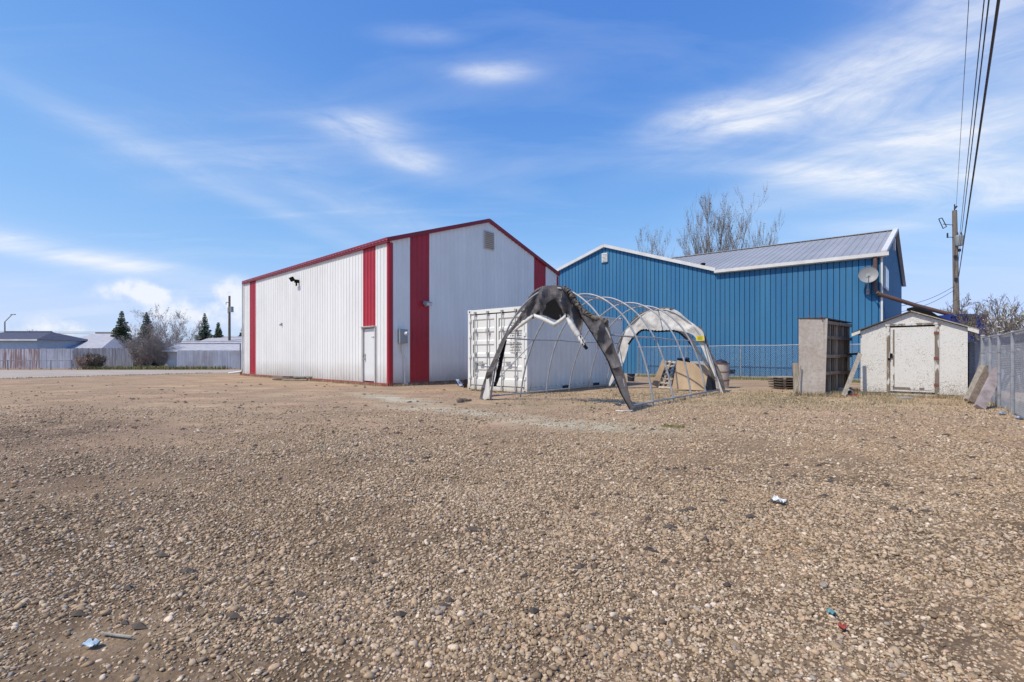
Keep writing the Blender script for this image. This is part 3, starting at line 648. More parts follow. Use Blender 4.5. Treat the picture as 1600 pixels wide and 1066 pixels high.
# brown downspout with its long run out to the right
q = MB(); t0 = on_blue(1367.5, 398, .12); t1 = on_blue(1367.5, 452, .12); t2 = Vector(t1) + BN * .05 - Z * .22 - BE * .1
q.tube([t0, t1, t2], .075, 8); obj('downspout', q, M['brown_pipe'], bb, smooth='angle')
q = MB(); e0 = t2; e1 = at(1494, 494, 19.6); q.tube([e0, (Vector(e0) + e1) / 2 - Z * .04, e1], .085, 10); q.tube([e1 + Z * .02, e1 - Z * .35, V3(e1, 0.0)], .085, 10)
obj('drain_pipe', q, M['brown_pipe'], bb, smooth='angle')
# satellite dish
dc = on_blue(1357, 432, .42); droot = thing('satellite_dish', 'round grey satellite dish bracketed to the right end of the blue wall', 'satellite dish', dc)
dn = Vector((-0.55, -0.82, 0.20)).normalized(); dx_ = dn.cross(Z).normalized(); dz_ = dx_.cross(dn)
q = MB(); rows = []
for i in range(9):
    r_ = .34 * i / 8; rows.append([dc + dx_ * (r_ * math.cos(a)) + dz_ * (r_ * 1.03 * math.sin(a)) + dn * (.09 * (i / 8) ** 2 - .05) for a in [2 * math.pi * k / 28 for k in range(28)]])
q.grid(rows, close=True); q.tube([rows[-1][k % 28] for k in range(29)], .008, 5); obj('reflector', q, M['dish'], droot, smooth=True)
q = MB(); f_ = dc + dn * .42 - dz_ * .16; q.tube([dc - dz_ * .34 + dn * .05, f_], .014, 6); q.box(f_, (.07, .10, .07), (dx_, dn, dz_)); q.tube([f_, f_ - dn * .06 + dz_ * .03], .035, 10); obj('feed_horn', q, M['grey_box'], droot)
q = MB(); wp = on_blue(1356, 456, .03); q.tube([dc - dn * .06, dc - dn * .1 - Z * .3, wp + BN * .25 + Z * .05, wp], .022, 8); q.box(wp, (.12, .03, .25), (BE, BN, Z)); q.box(dc - dn * .05, (.16, .05, .16), (dx_, dn, dz_)); obj('bracket', q, M['grey_box'], droot)
q = MB(); a = Vector(wp); q.tube([a, a + BN * .03 - Z * .15 - BE * .2, on_blue(1374, 470, .05), B0 + BS * .3 + BSN * .06 + Z * 3.3, B0 + BS * 1.6 + BSN * .05 + Z * 2.6, B0 + BS * 2.2 + BSN * .05 + Z * 1.9], .008, 5); obj('cable', q, M['wire'], droot)

# =================================================================== SHIPPING CONTAINER
N0 = Vector((.444, 14.0, 0)); KD = Vector((-.77, .638, 0)).normalized(); KS = Vector((.638, .77, 0)).normalized(); KDN = -KS; KSN = -KD
CW, CL, CH = 2.438, 6.06, 2.59
ct = thing('shipping_container', 'white steel shipping container beside the white building', 'shipping container', N0 + KD * CW / 2 + KS * CL / 2)
# side wall corrugations (near side), far side, end, roof
def corr(O, A, N_, L_, z0, z1, period=.278, dep=.050, up=Z):
    pts = []; a = 0
    k = 0
    while a < L_ - 1e-3:
        for f, d in ((0, 0), (.068, -1), (.139, -1), (.207, 0)):
            if a + f < L_: pts.append((a + f, d * dep))
        a += period
    pts.append((L_, 0)); q = MB(); n = len(pts); q.v = [tuple(O + A * p[0] + N_ * p[1] + up * z0) for p in pts] + [tuple(O + A * p[0] + N_ * p[1] + up * z1) for p in pts]
    q.f = [(i, i + 1, n + i + 1, n + i) for i in range(n - 1)]; q.m = [0] * (n - 1); return q


obj('side_wall', corr(N0 + KS * .1 - KSN * .02, KS, KSN, CL - .2, .15, CH - .06), M['container'], ct, recalc=False)
obj('side_wall', corr(N0 + KD * (CW - .02) + KS * .1, KS, KD, CL - .2, .15, CH - .06), M['container'], ct, recalc=False)
obj('end_wall', corr(N0 + KS * (CL - .02) + KD * .1, KD, KS, CW - .2, .15, CH - .1), M['container'], ct, recalc=False)
obj('roof', corr(N0 + KS * .1 + Z * (CH - .03), KS, Z, CL - .2, .05, CW - .05, up=KD), M['container'], ct, recalc=False)
q = MB(); q.box(N0 + KD * CW / 2 + KS * CL / 2 + Z * .14, (CL - .1, CW - .1, .06), (KS, KD, Z)); obj('floor', q, M['black'], ct)
for a, b in ((0, 0), (1, 0), (0, 1), (1, 1)):
    c = N0 + KD * (.05 + a * (CW - .10)) + KS * (.07 + b * (CL - .14))
    q = MB(); q.box(c + Z * CH / 2, (.10, .14, CH - .25), (KD, KS, Z)); obj('corner_post', q, M['container'], ct)
    for z in (.06, CH - .055):
        q = MB(); q.box(N0 + KD * (.08 + a * (CW - .16)) + KS * (.085 + b * (CL - .17)) + Z * z, (.168, .182, .12), (KD, KS, Z)); q.box(N0 + KD * (.08 + a * (CW - .16)) + KS * (.085 + b * (CL - .17)) + Z * z, (.176, .06, .05), (KD, KS, Z), 1); q.box(N0 + KD * (.08 + a * (CW - .16)) + KS * (.085 + b * (CL - .17)) + Z * z, (.06, .19, .05), (KD, KS, Z), 1)
        obj('corner_casting', q, [M['container'], M['gasket']], ct)
for o_, w in ((.03, 0), (CW - .03, 0)):
    q = MB(); q.box(N0 + KD * o_ + KS * CL / 2 + Z * .11, (CL - .36, .05, .11), (KS, KD, Z)); obj('bottom_rail', q, M['container'], ct)
    q = MB(); q.box(N0 + KD * o_ + KS * CL / 2 + Z * (CH - .05), (CL - .36, .06, .06), (KS, KD, Z)); obj('top_rail', q, M['container'], ct)
for a in (2.05, 4.0):
    q = MB(); q.box(N0 + KS * a + KSN * .002 + Z * .11, (.36, .08, .10), (KS, KSN, Z)); obj('fork_pocket', q, M['gasket'], ct)
q = MB(); q.box(N0 + KD * CW / 2 + KS * .06 + Z * (CH - .07), (CW - .3, .12, .13), (KD, KS, Z)); obj('door_header', q, M['container'], ct)
q = MB(); q.box(N0 + KD * CW / 2 + KS * .06 + Z * (.10), (CW - .3, .12, .13), (KD, KS, Z)); obj('door_sill', q, M['container'], ct)
for j in range(2):
    a0, a1 = (.13, CW / 2 - .014) if j == 0 else (CW / 2 + .014, CW - .13)
    w = a1 - a0; q = MB(); zb, zt = .19, CH - .17
    # pressed leaf: flat bands alternating with shallow recesses
    zs = [zb, zb + .12]
    for k in range(5):
        z_ = zb + .12 + k * ((zt - zb - .24) / 5); hh = (zt - zb - .24) / 5
        zs += [z_ + .08, z_ + .12, z_ + hh - .06, z_ + hh - .02]
    zs += [zt]; dp = [0, 0] + [0, -.03, -.03, 0] * 5 + [0]
    for lo, hi, flat in ((a0, a0 + .08, 1), (a0 + .08, a1 - .08, 0), (a1 - .08, a1, 1)):
        rows = [[N0 + KD * u_ + KDN * (-.02 + (0 if flat else d)) + Z * z_ for u_ in (lo, hi)] for z_, d in zip(zs, dp)]
        q.grid(rows)
    leaf = obj('door', q, M['container'], ct)
    q = MB()
    q.box(N0 + KD * (a0 + a1) / 2 + KS * .085 + Z * (zb + zt) / 2, (w + .08, .02, zt - zb + .07), (KD, KS, Z)); obj('gasket', q, M['gasket'], leaf)
    for rp in ((.27, .77) if j == 0 else (.30, .80)):
        u_ = a0 + w * rp; q = MB()
        q.tube([N0 + KD * u_ + KDN * .035 + Z * .10, N0 + KD * u_ + KDN * .035 + Z * (CH - .07)], .018, 8)
        for z_ in (.12, .5, 1.2, 1.9, CH - .1):
            q.box(N0 + KD * u_ + KDN * .025 + Z * z_, (.08, .05, .06), (KD, KDN, Z))
        rod = obj('lock_rod', q, M['lockrod'], leaf, smooth='angle')
        q = MB(); q.box(N0 + KD * (u_ + (.15 if rp < .5 else -.15)) + KDN * .05 + Z * (.88 + .04 * (rp > .5)), (.34, .016, .035), (KD, KDN, Z)); q.box(N0 + KD * (u_ + (.24 if rp < .5 else -.24)) + KDN * .03 + Z * .88, (.07, .05, .12), (KD, KDN, Z)); obj('handle', q, M['lockrod'], rod)
    for z_ in (.45, 1.1, 1.75, 2.25):
        q = MB(); u_ = .09 if j == 0 else CW - .09; q.box(N0 + KD * u_ + KDN * .012 + Z * z_, (.10, .03, .10), (KD, KDN, Z)); obj('hinge', q, M['container'], ct)
    if j == 0:      # rows of small painted marks on the right-hand leaf
        q = MB(); random.seed(4)
        for r_, (zz_, hh_) in enumerate(((2.10, .05), (2.03, .04), (1.86, .03), (1.79, .03), (1.72, .045), (1.62, .03), (1.52, .025), (1.44, .03), (1.38, .045), (1.28, .03), (1.22, .025))):
            u_ = .20 + random.random() * .05
            while u_ < (.62 if r_ not in (0, 1) else .70):
                w_ = random.choice((.022, .03, .05)); q.box(N0 + KD * (.86 - u_) + KDN * .0 + Z * zz_, (w_, .004, hh_), (KD, KDN, Z)); u_ += w_ + random.choice((.014, .02, .05))
        obj('painted_marks', q, M['print'], leaf)
    else:
        q = MB(); q.box(N0 + KD * (CW - .33) + KDN * .01 + Z * .82, (.16, .05, .24), (KD, KDN, Z)); obj('plate', q, M['grey_box'], leaf)
        q = MB(); c = N0 + KD * (CW - .86) + KDN * .0 + Z * 1.88
        for i in range(8):
            a = math.pi / 4 * i; rx, rz = .085, .13
            p0 = c + KD * rx * math.cos(a) + Z * rz * math.sin(a); p1 = c + KD * rx * math.cos(a + math.pi / 4) + Z * rz * math.sin(a + math.pi / 4); q.bar(p0, p1, .004, .010)
        obj('painted_emblem', q, M['lockrod'], leaf)

# =================================================================== SHELTER FRAME AND TORN TARP
F0 = Vector((-.55, 12.08, 0)); FU = Vector((.77, -.638, 0)).normalized(); FV = Vector((.638, .77, 0)).normalized(); FW = 3.8
prof = [(1.9, -.12), (1.84, .3), (1.73, .8), (1.58, 1.25), (1.42, 1.6), (1.2, 1.95), (.95, 2.22), (.65, 2.45), (.33, 2.6), (0, 2.65)]


def cr(pts, n):
    out = []; P = [Vector(p) for p in pts]
    for i in range(len(P) - 1):
        p0 = P[max(i - 1, 0)]; p1 = P[i]; p2 = P[i + 1]; p3 = P[min(i + 2, len(P) - 1)]
        for k in range(n):
            t = k / n; out.append(.5 * ((2 * p1) + (p2 - p0) * t + (2 * p0 - 5 * p1 + 4 * p2 - p3) * t * t + (3 * p1 - p0 - 3 * p2 + p3) * t ** 3))
    out.append(P[-1]); return out


full = [(-a, z) for a, z in prof] + [(a, z) for a, z in prof[::-1][1:]]
fullc = cr([(a, z, 0) for a, z in full], 4)
sh = thing('hoop_shelter', 'bare galvanised hoop frame of a collapsed portable shelter beside the container', 'hoop shelter', F0 + FU * FW / 2 + FV * 3)


def hoop_pt(i, a, z): return F0 + FU * (FW / 2 + a) + FV * (1.2 * i) + Z * z


random.seed(11)
for i in range(6):
    jx = [0, .02, -.03, .03, 0, 0][i]; jz = [0, -.02, .02, -.03, -.02, -.03][i]; q = MB()
    q.tube([hoop_pt(i, p.x + jx * p.y, p.y + jz * p.y / 2.6) for p in fullc], .0225, 8); obj('hoop', q, M['galv'], sh, smooth=True)
for a, z in ((-1.43, 1.58), (1.43, 1.58), (0, 2.62)):
    q = MB(); q.tube([hoop_pt(i, a, z + [0, -.01, .01, -.02, 0, -.01][i] - .03) for i in range(6)], .019, 8); obj('purlin', q, M['galv'], sh, smooth=True)
for a in (-1.885, 1.885):
    q = MB(); q.tube([hoop_pt(0, a, .10), hoop_pt(5, a, .10)], .022, 8); obj('base_rail', q, M['galv'], sh, smooth=True)
q = MB(); q.tube([hoop_pt(1, -1.42, 1.5), hoop_pt(0, -1.80, .42)], .014, 8); obj('brace', q, M['galv'], sh)
q = MB(); q.tube([hoop_pt(4, 1.45, 1.5), hoop_pt(5, 1.80, .42)], .014, 8); obj('brace', q, M['galv'], sh)


def plane_pt(px, py, v):
    """a point of the arch plane v metres behind the front arch"""
    k = (px - CX) / F; o = F0 + FV * v; u = (o.y * k - o.x) / (FU.x - k * FU.y); p = o + FU * u
    return Vector((p.x, p.y, H + (HY - py) / F * p.y))


def loft(name, pairs, v, m, parent, folds=0.06, cols=14, sub=7, seed=1, thick=0.008, freq=11, edge_gather=0.0):
    A_ = cr([plane_pt(*a, v) for a, b in pairs], sub); B_ = cr([plane_pt(*b, v) for a, b in pairs], sub)
    rows = []; n = len(A_); acc = 0
    for i in range(n):
        row = []
        if i: acc += (A_[i] - A_[i - 1]).length * .6 + (B_[i] - B_[i - 1]).length * .4
        for j in range(cols + 1):
            t = j / cols; p = A_[i].lerp(B_[i], t)
            w = 1.5 * abs(math.sin(math.pi * (acc * freq * .13 + .9 * mnoise.noise((acc * .9 + seed, t * .5, 1.5)) + seed * .37))) ** .7 - .9 + .7 * mnoise.noise((acc * 4.5, t * 1.2, seed + 7.7)) + .2 * mnoise.noise((acc * 9, t * 5, seed))
            wd = (A_[i] - B_[i]).length
            am = folds * min(1, wd / .5) ** 1.6 * (.35 + .65 * math.sin(math.pi * min(1, t * 1.15)))
            p = p + FV * (w * am) + FV * (edge_gather * (1 - t) ** 2) - Z * (.02 * math.sin(math.pi * t))
            row.append(p)
        rows.append(row)
    q = MB(); q.grid(rows); q.grid([[p + FV * thick for p in r_] for r_ in rows]); return obj(name, q, m, parent, smooth=False, recalc=False)


tp = thing('shelter_tarp', 'torn dark grey tarp hanging in folds over the front arch of the shelter frame', 'tarp', F0 + FU * FW / 2)
front = [((749, 623), (762, 624)), ((757, 590), (769, 588)), ((771, 560), (779, 560)), ((786.6, 526), (792, 528)), ((802, 508), (801, 518)), ((816, 487), (815, 502)),
         ((829, 469), (825, 496)), ((838, 458), (832, 492)), ((850, 449), (850, 493)), ((862.5, 446), (867.5, 500)), ((876, 447), (884, 490)), ((885, 451), (891, 496)),
         ((893, 462), (897.5, 503)), ((899, 471), (902, 513)), ((904, 477.5), (906, 520)), ((910, 486), (911, 503)), ((918, 492), (916, 508)), ((928, 497), (922, 516)), ((938, 500), (928, 525)),
         ((947.5, 503), (933, 533)), ((953, 521), (939, 543)), ((961, 548), (949, 561)), ((974, 582), (957, 582)), ((983, 617), (971, 615)), ((990, 641), (984, 640))]
loft('tarp_sheet', front, -.06, M['tarp'], tp, folds=.20, seed=3, freq=16, cols=12)
# second ply hanging behind: inside of the roof strip
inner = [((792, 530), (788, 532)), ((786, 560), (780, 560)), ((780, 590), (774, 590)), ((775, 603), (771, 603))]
loft('fold_and_shade', inner, .05, M['black'], tp, folds=.03, seed=5)
roofp = [((806, 492), (812, 488)), ((822, 470), (834, 470)), ((840, 455), (848, 462)), ((860, 449), (864, 460)), ((880, 449), (880, 462)), ((893, 458), (890, 474))]
loft('fold_and_shade', roofp, .22, M['tarp'], tp, folds=.08, seed=8)
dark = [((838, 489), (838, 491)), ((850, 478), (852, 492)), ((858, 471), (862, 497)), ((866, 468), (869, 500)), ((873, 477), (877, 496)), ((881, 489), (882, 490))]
loft('fold_and_shade', dark, -.10, M['black'], tp, folds=.02, seed=9)  # black sheet before the tarp: shade of the centre folds put in as colour


def ruffle(pts, r, v, name, m, parent, seed=0, amp=.5, n=10, step=.018):
    P = cr([plane_pt(*p, v) for p in pts], 24); rs = []
    for i, p in enumerate(P): rs.append(r * (1 + amp * mnoise.noise((i * .9, seed, 0)) + amp * .5 * math.sin(i * 1.3 + seed)))
    P = [p + Vector((mnoise.noise((i * .35, seed, 3)), mnoise.noise((i * .35, seed, 9)), mnoise.noise((i * .35, seed, 5)))) * r * .5 for i, p in enumerate(P)]
    q = MB(); q.tube(P, rs, n); return obj(name, q, m, parent, smooth=True)


ruffle([(882, 449), (893, 461), (900, 473), (908, 483), (918, 491), (928, 496), (940, 500), (948, 504)], .05, -.02, 'gathered_edge', M['tarp_hem'], tp, 2, .55)
ruffle([(870, 448), (850, 449), (836, 456), (826, 468)], .028, .02, 'gathered_edge', M['tarp'], tp, 5, .4)
q = MB(); q.tube([plane_pt(x, y, -.13) for x, y in ((878, 451), (890, 467), (902, 485), (912, 501), (925, 521), (937, 541), (949, 562), (957, 583), (970, 615), (984, 639))], .011, 6); obj('strap', q, M['black'], tp)
# rolled up white door hem
for pts, r_ in ([[(801, 519), (809, 512), (820, 503.5), (832, 495)], [.012, .03, .042, .048]], [[(833, 493), (845, 497), (857, 502.5), (868, 508)], [.045, .045, .045, .04]], [[(867, 507), (873, 503.5), (879, 499), (884.5, 494)], [.04, .042, .04, .035]], [[(886, 496), (892, 506), (898, 516), (905, 526)], [.03, .055, .06, .055]], [[(905, 526), (908, 531), (912, 537), (917, 544)], [.05, .055, .05, .02]]):
    P = [plane_pt(x, y, -.16) for x, y in pts]; rr = []; PP = []
    for i in range(3):
        for k in range(5):
            t = k / 5; PP.append(P[i].lerp(P[i + 1], t)); rr.append((r_[i] * (1 - t) + r_[i + 1] * t) * (1 + .10 * math.sin(k * 2.2 + i)))
    PP.append(P[-1]); rr.append(r_[-1]); q = MB(); q.tube(PP, rr, 12); obj('rolled_flap', q, M['tarp_white'], tp, smooth=True)
q = MB()
for (x, y) in ((832.5, 494), (884.5, 491.5), (906.5, 529), (910, 535), (913.5, 540)):
    p = plane_pt(x, y, -.2); q.tube([p + Z * .06, p + FU * .02, p - Z * .06], .013, 6)
q.tube([plane_pt(913, 540, -.17), plane_pt(917, 545, -.17)], .035, 8); obj('tie', q, M['black'], tp)
random.seed(31)
for (x, y, l_, w_) in ((842, 492, .10, .03), (875, 492, .14, .02), (897, 502, .12, .03), (907, 520, .18, .03), (921, 512, .10, .03), (935, 536, .16, .03), (948, 560, .14, .02), (962, 598, .12, .03), (808, 508, .10, .03), (778, 562, .16, .03), (766, 590, .14, .03)):
    p = plane_pt(x, y, -.11); s_ = random.uniform(-.05, .05); q = MB(); rows = [[p + FU * (sg * w_ * (1 - k / 4) + s_ * k / 3 + .006 * random.uniform(-1, 1)) - Z * (l_ * k / 3) + FV * (.012 * math.sin(k * 2)) for sg in (-1, 1)] for k in range(4)]
    q.grid(rows); obj('torn_strip', q, M['tarp'], tp, recalc=False)
# white lining at the foot of the left leg
loft('lining', [((760, 592), (764, 591)), ((758, 606), (765, 607)), ((755, 617), (764, 621)), ((754, 622), (760, 624))], -.14, M['tarp_white'], tp, folds=.03, seed=12)
q = MB(); p = plane_pt(988, 641, -.1); q.tube([V3(p, .02), V3(p, .015) - FU * .12 - FV * .15, V3(p, .01) - FU * .3 - FV * .12], .013, 6); obj('strap', q, M['tarp_white'], tp)

# rear arch
tb = thing('shelter_tarp', 'white and grey tarp remnant hanging on the rear arch of the shelter frame', 'tarp', F0 + FU * FW / 2 + FV * 6)
Q5 = lambda x, y: (940 + x / 4.846, 440 + y / 4.846)
rear = [((50, 790), (68, 785)), ((110, 610), (155, 640)), ((145, 480), (190, 540)), ((185, 370), (220, 440)), ((250, 285), (255, 400)), ((330, 232), (310, 366)), ((450, 205), (420, 376)), ((560, 216), (560, 374)),
        ((640, 280), (645, 385)), ((715, 335), (690, 405)), ((768, 385), (722, 440)), ((785, 470), (757, 500)), ((822, 590), (800, 600)), ((868, 700), (850, 700)), ((925, 855), (905, 840))]
loft('tarp_sheet', [(Q5(*a), Q5(*b)) for a, b in rear], 6.0, M['tarp_white'], tb, folds=.07, seed=21, freq=8)
grey = [((745, 330), (730, 345)), ((790, 420), (770, 410)), ((822, 520), (790, 500)), ((880, 640), (828, 590)), ((925, 760), (868, 700)), ((938, 865), (925, 850))]
loft('tarp_sheet', [(Q5(*a), Q5(*b)) for a, b in grey], 6.1, M['tarp'], tb, folds=.06, seed=25)
ruffle([Q5(*p) for p in ((95, 640), (130, 520), (170, 400), (230, 305), (310, 238), (430, 206), (540, 210))], .038, 6.04, 'gathered_edge', M['tarp_hem'], tb, 4, .4)
ruffle([Q5(*p) for p in ((205, 475), (225, 445), (262, 405), (312, 368), (420, 378), (560, 376), (640, 432), (690, 490))], .028, 5.96, 'gathered_edge', M['black'], tb, 6, .6)
loft('tarp_sheet', [(Q5(575, 372), Q5(575, 376)), (Q5(640, 385), Q5(620, 415)), (Q5(690, 430), Q5(650, 455)), (Q5(720, 500), Q5(690, 492)), (Q5(770, 570), Q5(760, 578)), (Q5(830, 655), Q5(815, 650))], 5.98, M['tarp'], tb, folds=.05, seed=31)
q = MB(); c = plane_pt(*Q5(745, 430), 5.90); q.box(c, (.24, .004, .15), (FU, FV, Z), 0)
for k in range(4): q.box(c - FV * .004 + Z * (.045 - k * .03), (.16 - .03 * (k % 2), .003, .008), (FU, FV, Z), 1)
obj('warning_label', q, [M['yellow'], M['black']], tb)

# =================================================================== THINGS UNDER AND BEHIND THE REAR ARCH
def slab(a, b, c, d, t, m, name, parent=None):
    """board with corners a b c d and thickness t away from the camera"""
    a, b, c, d = (Vector(x) for x in (a, b, c, d)); n_ = (b - a).cross(d - a).normalized(); n_ = n_ if n_.y > 0 else -n_
    q = MB(); q.prism([a, b, c, d], n_ * t); return obj(name, q, m, parent)


pb = slab(at(1049.8, 607.5, 15.25) , at(1101.5, 610.5, 14.95), at(1108, 572, 15.2), at(1058, 563, 15.5), .02, M['ply'], 'plywood_sheet')
tag(pb, 'tan plywood sheet leaning under the rear arch of the shelter', 'plywood sheet')
p1 = thing('wooden_pallet', 'weathered dark wooden pallet leaning left of the plywood sheet', 'pallet', gnd(1040, 606))
bl = at(1029, 605, 16.3); brr = at(1048, 606, 16.0); tl = at(1043, 565, 17.0); tr_ = at(1057, 567, 16.6)
for k in range(7):
    t = k / 6; q = MB(); q.bar(bl.lerp(tl, t), brr.lerp(tr_, t), .085, .018, up=(tl - bl).cross(brr - bl)); obj('slat', q, M['grey_wood'], p1)
for t in (0.03, .5, .97):
    q = MB(); q.bar(bl.lerp(brr, t) + Vector((.02, .05, 0)), tl.lerp(tr_, t) + Vector((.02, .05, 0)), .05, .09, up=(tl - bl).cross(brr - bl)); obj('stringer', q, M['dark_wood'], p1)
q = MB(); q.bar(at(1026, 604, 16.9), at(1042, 565, 17.4), .35, .03, up=(0, -1, .4)); tag(obj('loose_board', q, M['ply']), 'tan board leaning at the far left of the dark pallet', 'board')
q = MB(); q.box(at(1089, 570, 16.5), (.55, .4, .22)); cb = tag(obj('pale_block', q, M['white_trim']), 'pale block lying behind the top edge of the plywood sheet', 'block')
q = MB(); q.box(V3(at(1092, 590, 17.2), .36), (.9, .4, .7)); tag(obj('wooden_crate', q, M['dark_wood']), 'dark crate hidden behind the plywood sheet', 'crate')
q = MB(); c = at(1068, 562, 16.2); q.tube([c - Vector((.12, 0, .10)), c + Vector((-.12, 0, .05))], .09, 10); q.tube([c + Vector((.1, 0, -.08)), c + Vector((.14, 0, .06))], .07, 10); q.box(c + Vector((0, 0, -.08)), (.38, .2, .1)); tag(obj('old_pump', q, [M['dark_pot']], smooth='angle'), 'small dark machine part sitting behind the plywood top', 'machine part')
for k in range(3):
    a = at(1104 + k * 6, 610, 15.7); q = MB(); q.bar(V3(a), V3(a, .78) + Vector((.05, .35, 0)), .13, .02, up=(0, -1, .3)); tag(obj('dark_board', q, M['dark_wood']), ['dark board leaning right beside the plywood sheet', 'dark board leaning second to the right of the plywood', 'dark board leaning nearest the grey tarp leg'][k], 'board', 'dark boards leaning beside the plywood')
bn = thing('trash_barrel', 'grey brown metal barrel standing behind the rear tarp leg', 'barrel', gnd(1126, 604))
c = V3(at(1126, 604, 16.6)); q = MB(); q.tube([c, c + Z * .28, c + Z * .56, c + Z * .86], [.27, .28, .28, .27], 18); obj('drum', q, M['old_ply'], bn, smooth='angle')
for z in (.28, .57, .86):
    q = MB(); q.tube([c + Z * (z - .012), c + Z * (z + .012)], .292, 18); obj('rib', q, M['rust'], bn)
q = MB(); q.tube([c + Z * .875, c + Z * .93, c + Z * 1.0], [.22, .2, .03], 14); obj('lid', q, M['dark_pot'], bn, smooth='angle')
vs_ = thing('metal_stand', 'black metal arm on a post right of the barrel', 'metal stand', V3(at(1136, 600, 17.0)))
c = V3(at(1135, 600, 17.0)); q = MB(); q.tube([c, c + Z * .55], .04, 8); obj('post', q, M['black'], vs_); q = MB(); q.box(c + Vector((.1, 0, .52)), (.34, .14, .07)); q.box(c + Vector((.2, 0, .60)), (.18, .1, .06)); q.tube([c + Vector((-.1, 0, .45)), c + Vector((.26, -.05, .62))], .03, 8); obj('arm', q, M['dark_pot'], vs_)
bk = thing('bucket', 'dark blue bucket on the ground behind the container end', 'bucket', V3(at(986, 592, 21)))
c = V3(at(986, 592, 21)); q = MB(); q.tube([c, c + Z * .33], [.14, .17], 14, cap=False); q.tube([c + Z * .30, c + Z * .34], .18, 14, cap=False); q.tube([c, c + Z * .01], .139, 14); obj('pail', q, M['dark_pot'], bk, smooth='angle')
q = MB(); q.tube([c + Vector((-.18, 0, .30)), c + Vector((-.12, -.14, .22)), c + Vector((0, -.2, .18)), c + Vector((.12, -.14, .22)), c + Vector((.18, 0, .30))], .006, 5); obj('handle', q, M['galv'], bk)

# =================================================================== CHAIN LINK FENCES
def chainlink(a, b, h, posts, name_label, pitch=.075, r=.0022, post_r=.026, rail_r=.021, cap_posts=(), z0=.04, lean=0):
    a = Vector(a); b = Vector(b); d = (b - a); L_ = d.length; d.normalize(); nrm = Vector((d.y, -d.x, 0))
    root = thing('chain_link_fence', name_label, 'fence', (a + b) / 2)
    q = MB(); q.tube([a + Z * h + d * (L_ * t / 12) - Z * (.012 * math.sin(t * 2.1)) for t in range(13)], rail_r, 6); obj('top_rail', q, M['galv'], root, smooth=True)
    for t in posts:
        q = MB(); rr = post_r * (1.5 if t in cap_posts else 1); e = h + (.06 if t in cap_posts else .0); q.tube([a + d * t - Z * .05, a + d * t + Z * e], rr, 8); q.tube([a + d * t + Z * e, a + d * t + Z * (e + .03)], [rr * 1.25, rr * .6], 8)
        for zz_ in (.3, .75, 1.2): q.tube([a + d * t + Z * (zz_ - .012), a + d * t + Z * (zz_ + .012)], rr * 1.3, 8)
        obj('post', q, M['galv'], root, smooth='angle')
    q = MB(); H_ = h - z0; s_ = -H_
    while s_ < L_:
        for sg in (1, -1):
            x0, x1, zA, zB = s_, s_ + H_, z0, h
            if x0 < 0: zA += -x0; x0 = 0
            if x1 > L_: zB -= x1 - L_; x1 = L_
            if x1 - x0 > .03:
                if sg == -1: zA, zB = h - (zA - z0), h - (zB - z0)
                o_ = nrm * (.03 + sg * .002); wv = .004
                q.tube([a + d * x0 + Z * zA + o_, a + d * x1 + Z * zB + o_], r, 3, cap=False)
        s_ += pitch
    o = obj('wire_mesh', q, M['link'], root, recalc=False); o['kind'] = 'stuff'
    return root


fo = BN * .75
fa = B0 + BE * 10.6 + fo; fb = B0 + BE * (-1.0) + fo
chainlink(fa, fb, 1.62, [0, 2.6, 5.2, 7.8, 10.2], 'chain link fence with grey posts running along the foot of the blue wall', pitch=.09, r=.0025)
RF = Vector((9.35, 8.93, 0)); RD = Vector((.626, .78, 0)).normalized()
chainlink(RF - RD * 14.0, RF + RD * 3.9, 1.55, [0, 2.9, 5.8, 8.7, 11.7, 14.0, 15.5, 16.7, 17.9], 'chain link fence with bright posts along the right edge of the yard', pitch=.07, r=.0019, post_r=.03, cap_posts=(17.9,))
cp = RF + RD * 3.9
chainlink(cp, V3(at(1512, 0, 13.2)), 1.5, [], 'short length of chain link fence closing the gap beside the white shed', pitch=.06, r=.0024)
chainlink(cp + RD * .15, cp + RD * 9.5, 1.5, [0.2, 3.0, 6.0, 9.3], 'chain link fence running back from the corner post behind the shed', pitch=.08, r=.0022)

# =================================================================== WHITE SHED
S0 = Vector((9.99, 13.7, 0)); S1 = Vector((11.63, 12.2, 0)); SW = (S1 - S0).length; SX = (S1 - S0).normalized(); SN = Vector((SX.y, -SX.x, 0)); SN = SN if SN.y < 0 else -SN; SB = -SN; SD = 2.4
shd = thing('garden_shed', 'small white shed with flaking paint and a wide plank door', 'shed', S0 + SX * SW / 2 + SB * SD / 2)
def sp(u, z, o=0.0): return S0 + SX * (u * SW) + Z * z + SN * o


sz0 = .10
P3 = lambda us, z, o: [sp(u_, z_, o) for u_, z_ in zip(us, z)]
uq = lambda px: ((px - CX) / F * S0.y - S0.x) / (SX.x - (px - CX) / F * SX.y) / SW
uL, uDl, uDr, uR = 0.0, uq(1388), uq(1464), 1.0
rz = lambda u: 1.80 + (2.28 - 1.80) * (1 - abs(u - .5) / .5)
for nm, u0, u1 in (('wall_panel', uL, uDl), ('wall_panel', uDr, uR)):
    q = MB(); q.prism([sp(u0, sz0), sp(u1, sz0), sp(u1, rz(u1) if u1 < 1 else 1.8), sp(u0, rz(u0) if u0 > 0 else 1.8)], SB * .02); obj(nm, q, M['chipped'], shd)
q = MB(); q.prism([sp(uDl, 1.98), sp(uDr, 1.98), sp(uDr, rz(uDr)), sp(.5, rz(.5)), sp(uDl, rz(uDl))], SB * .02); obj('gable_panel', q, M['chipped'], shd)
q = MB(); q.prism([sp(uDl + .02, sz0 + .04, .005), sp(uDr - .02, sz0 + .04, .005), sp(uDr - .02, 1.90, .005), sp(uDl + .02, 1.90, .005)], SB * .025); sdoor = obj('door', q, M['chipped'], shd)
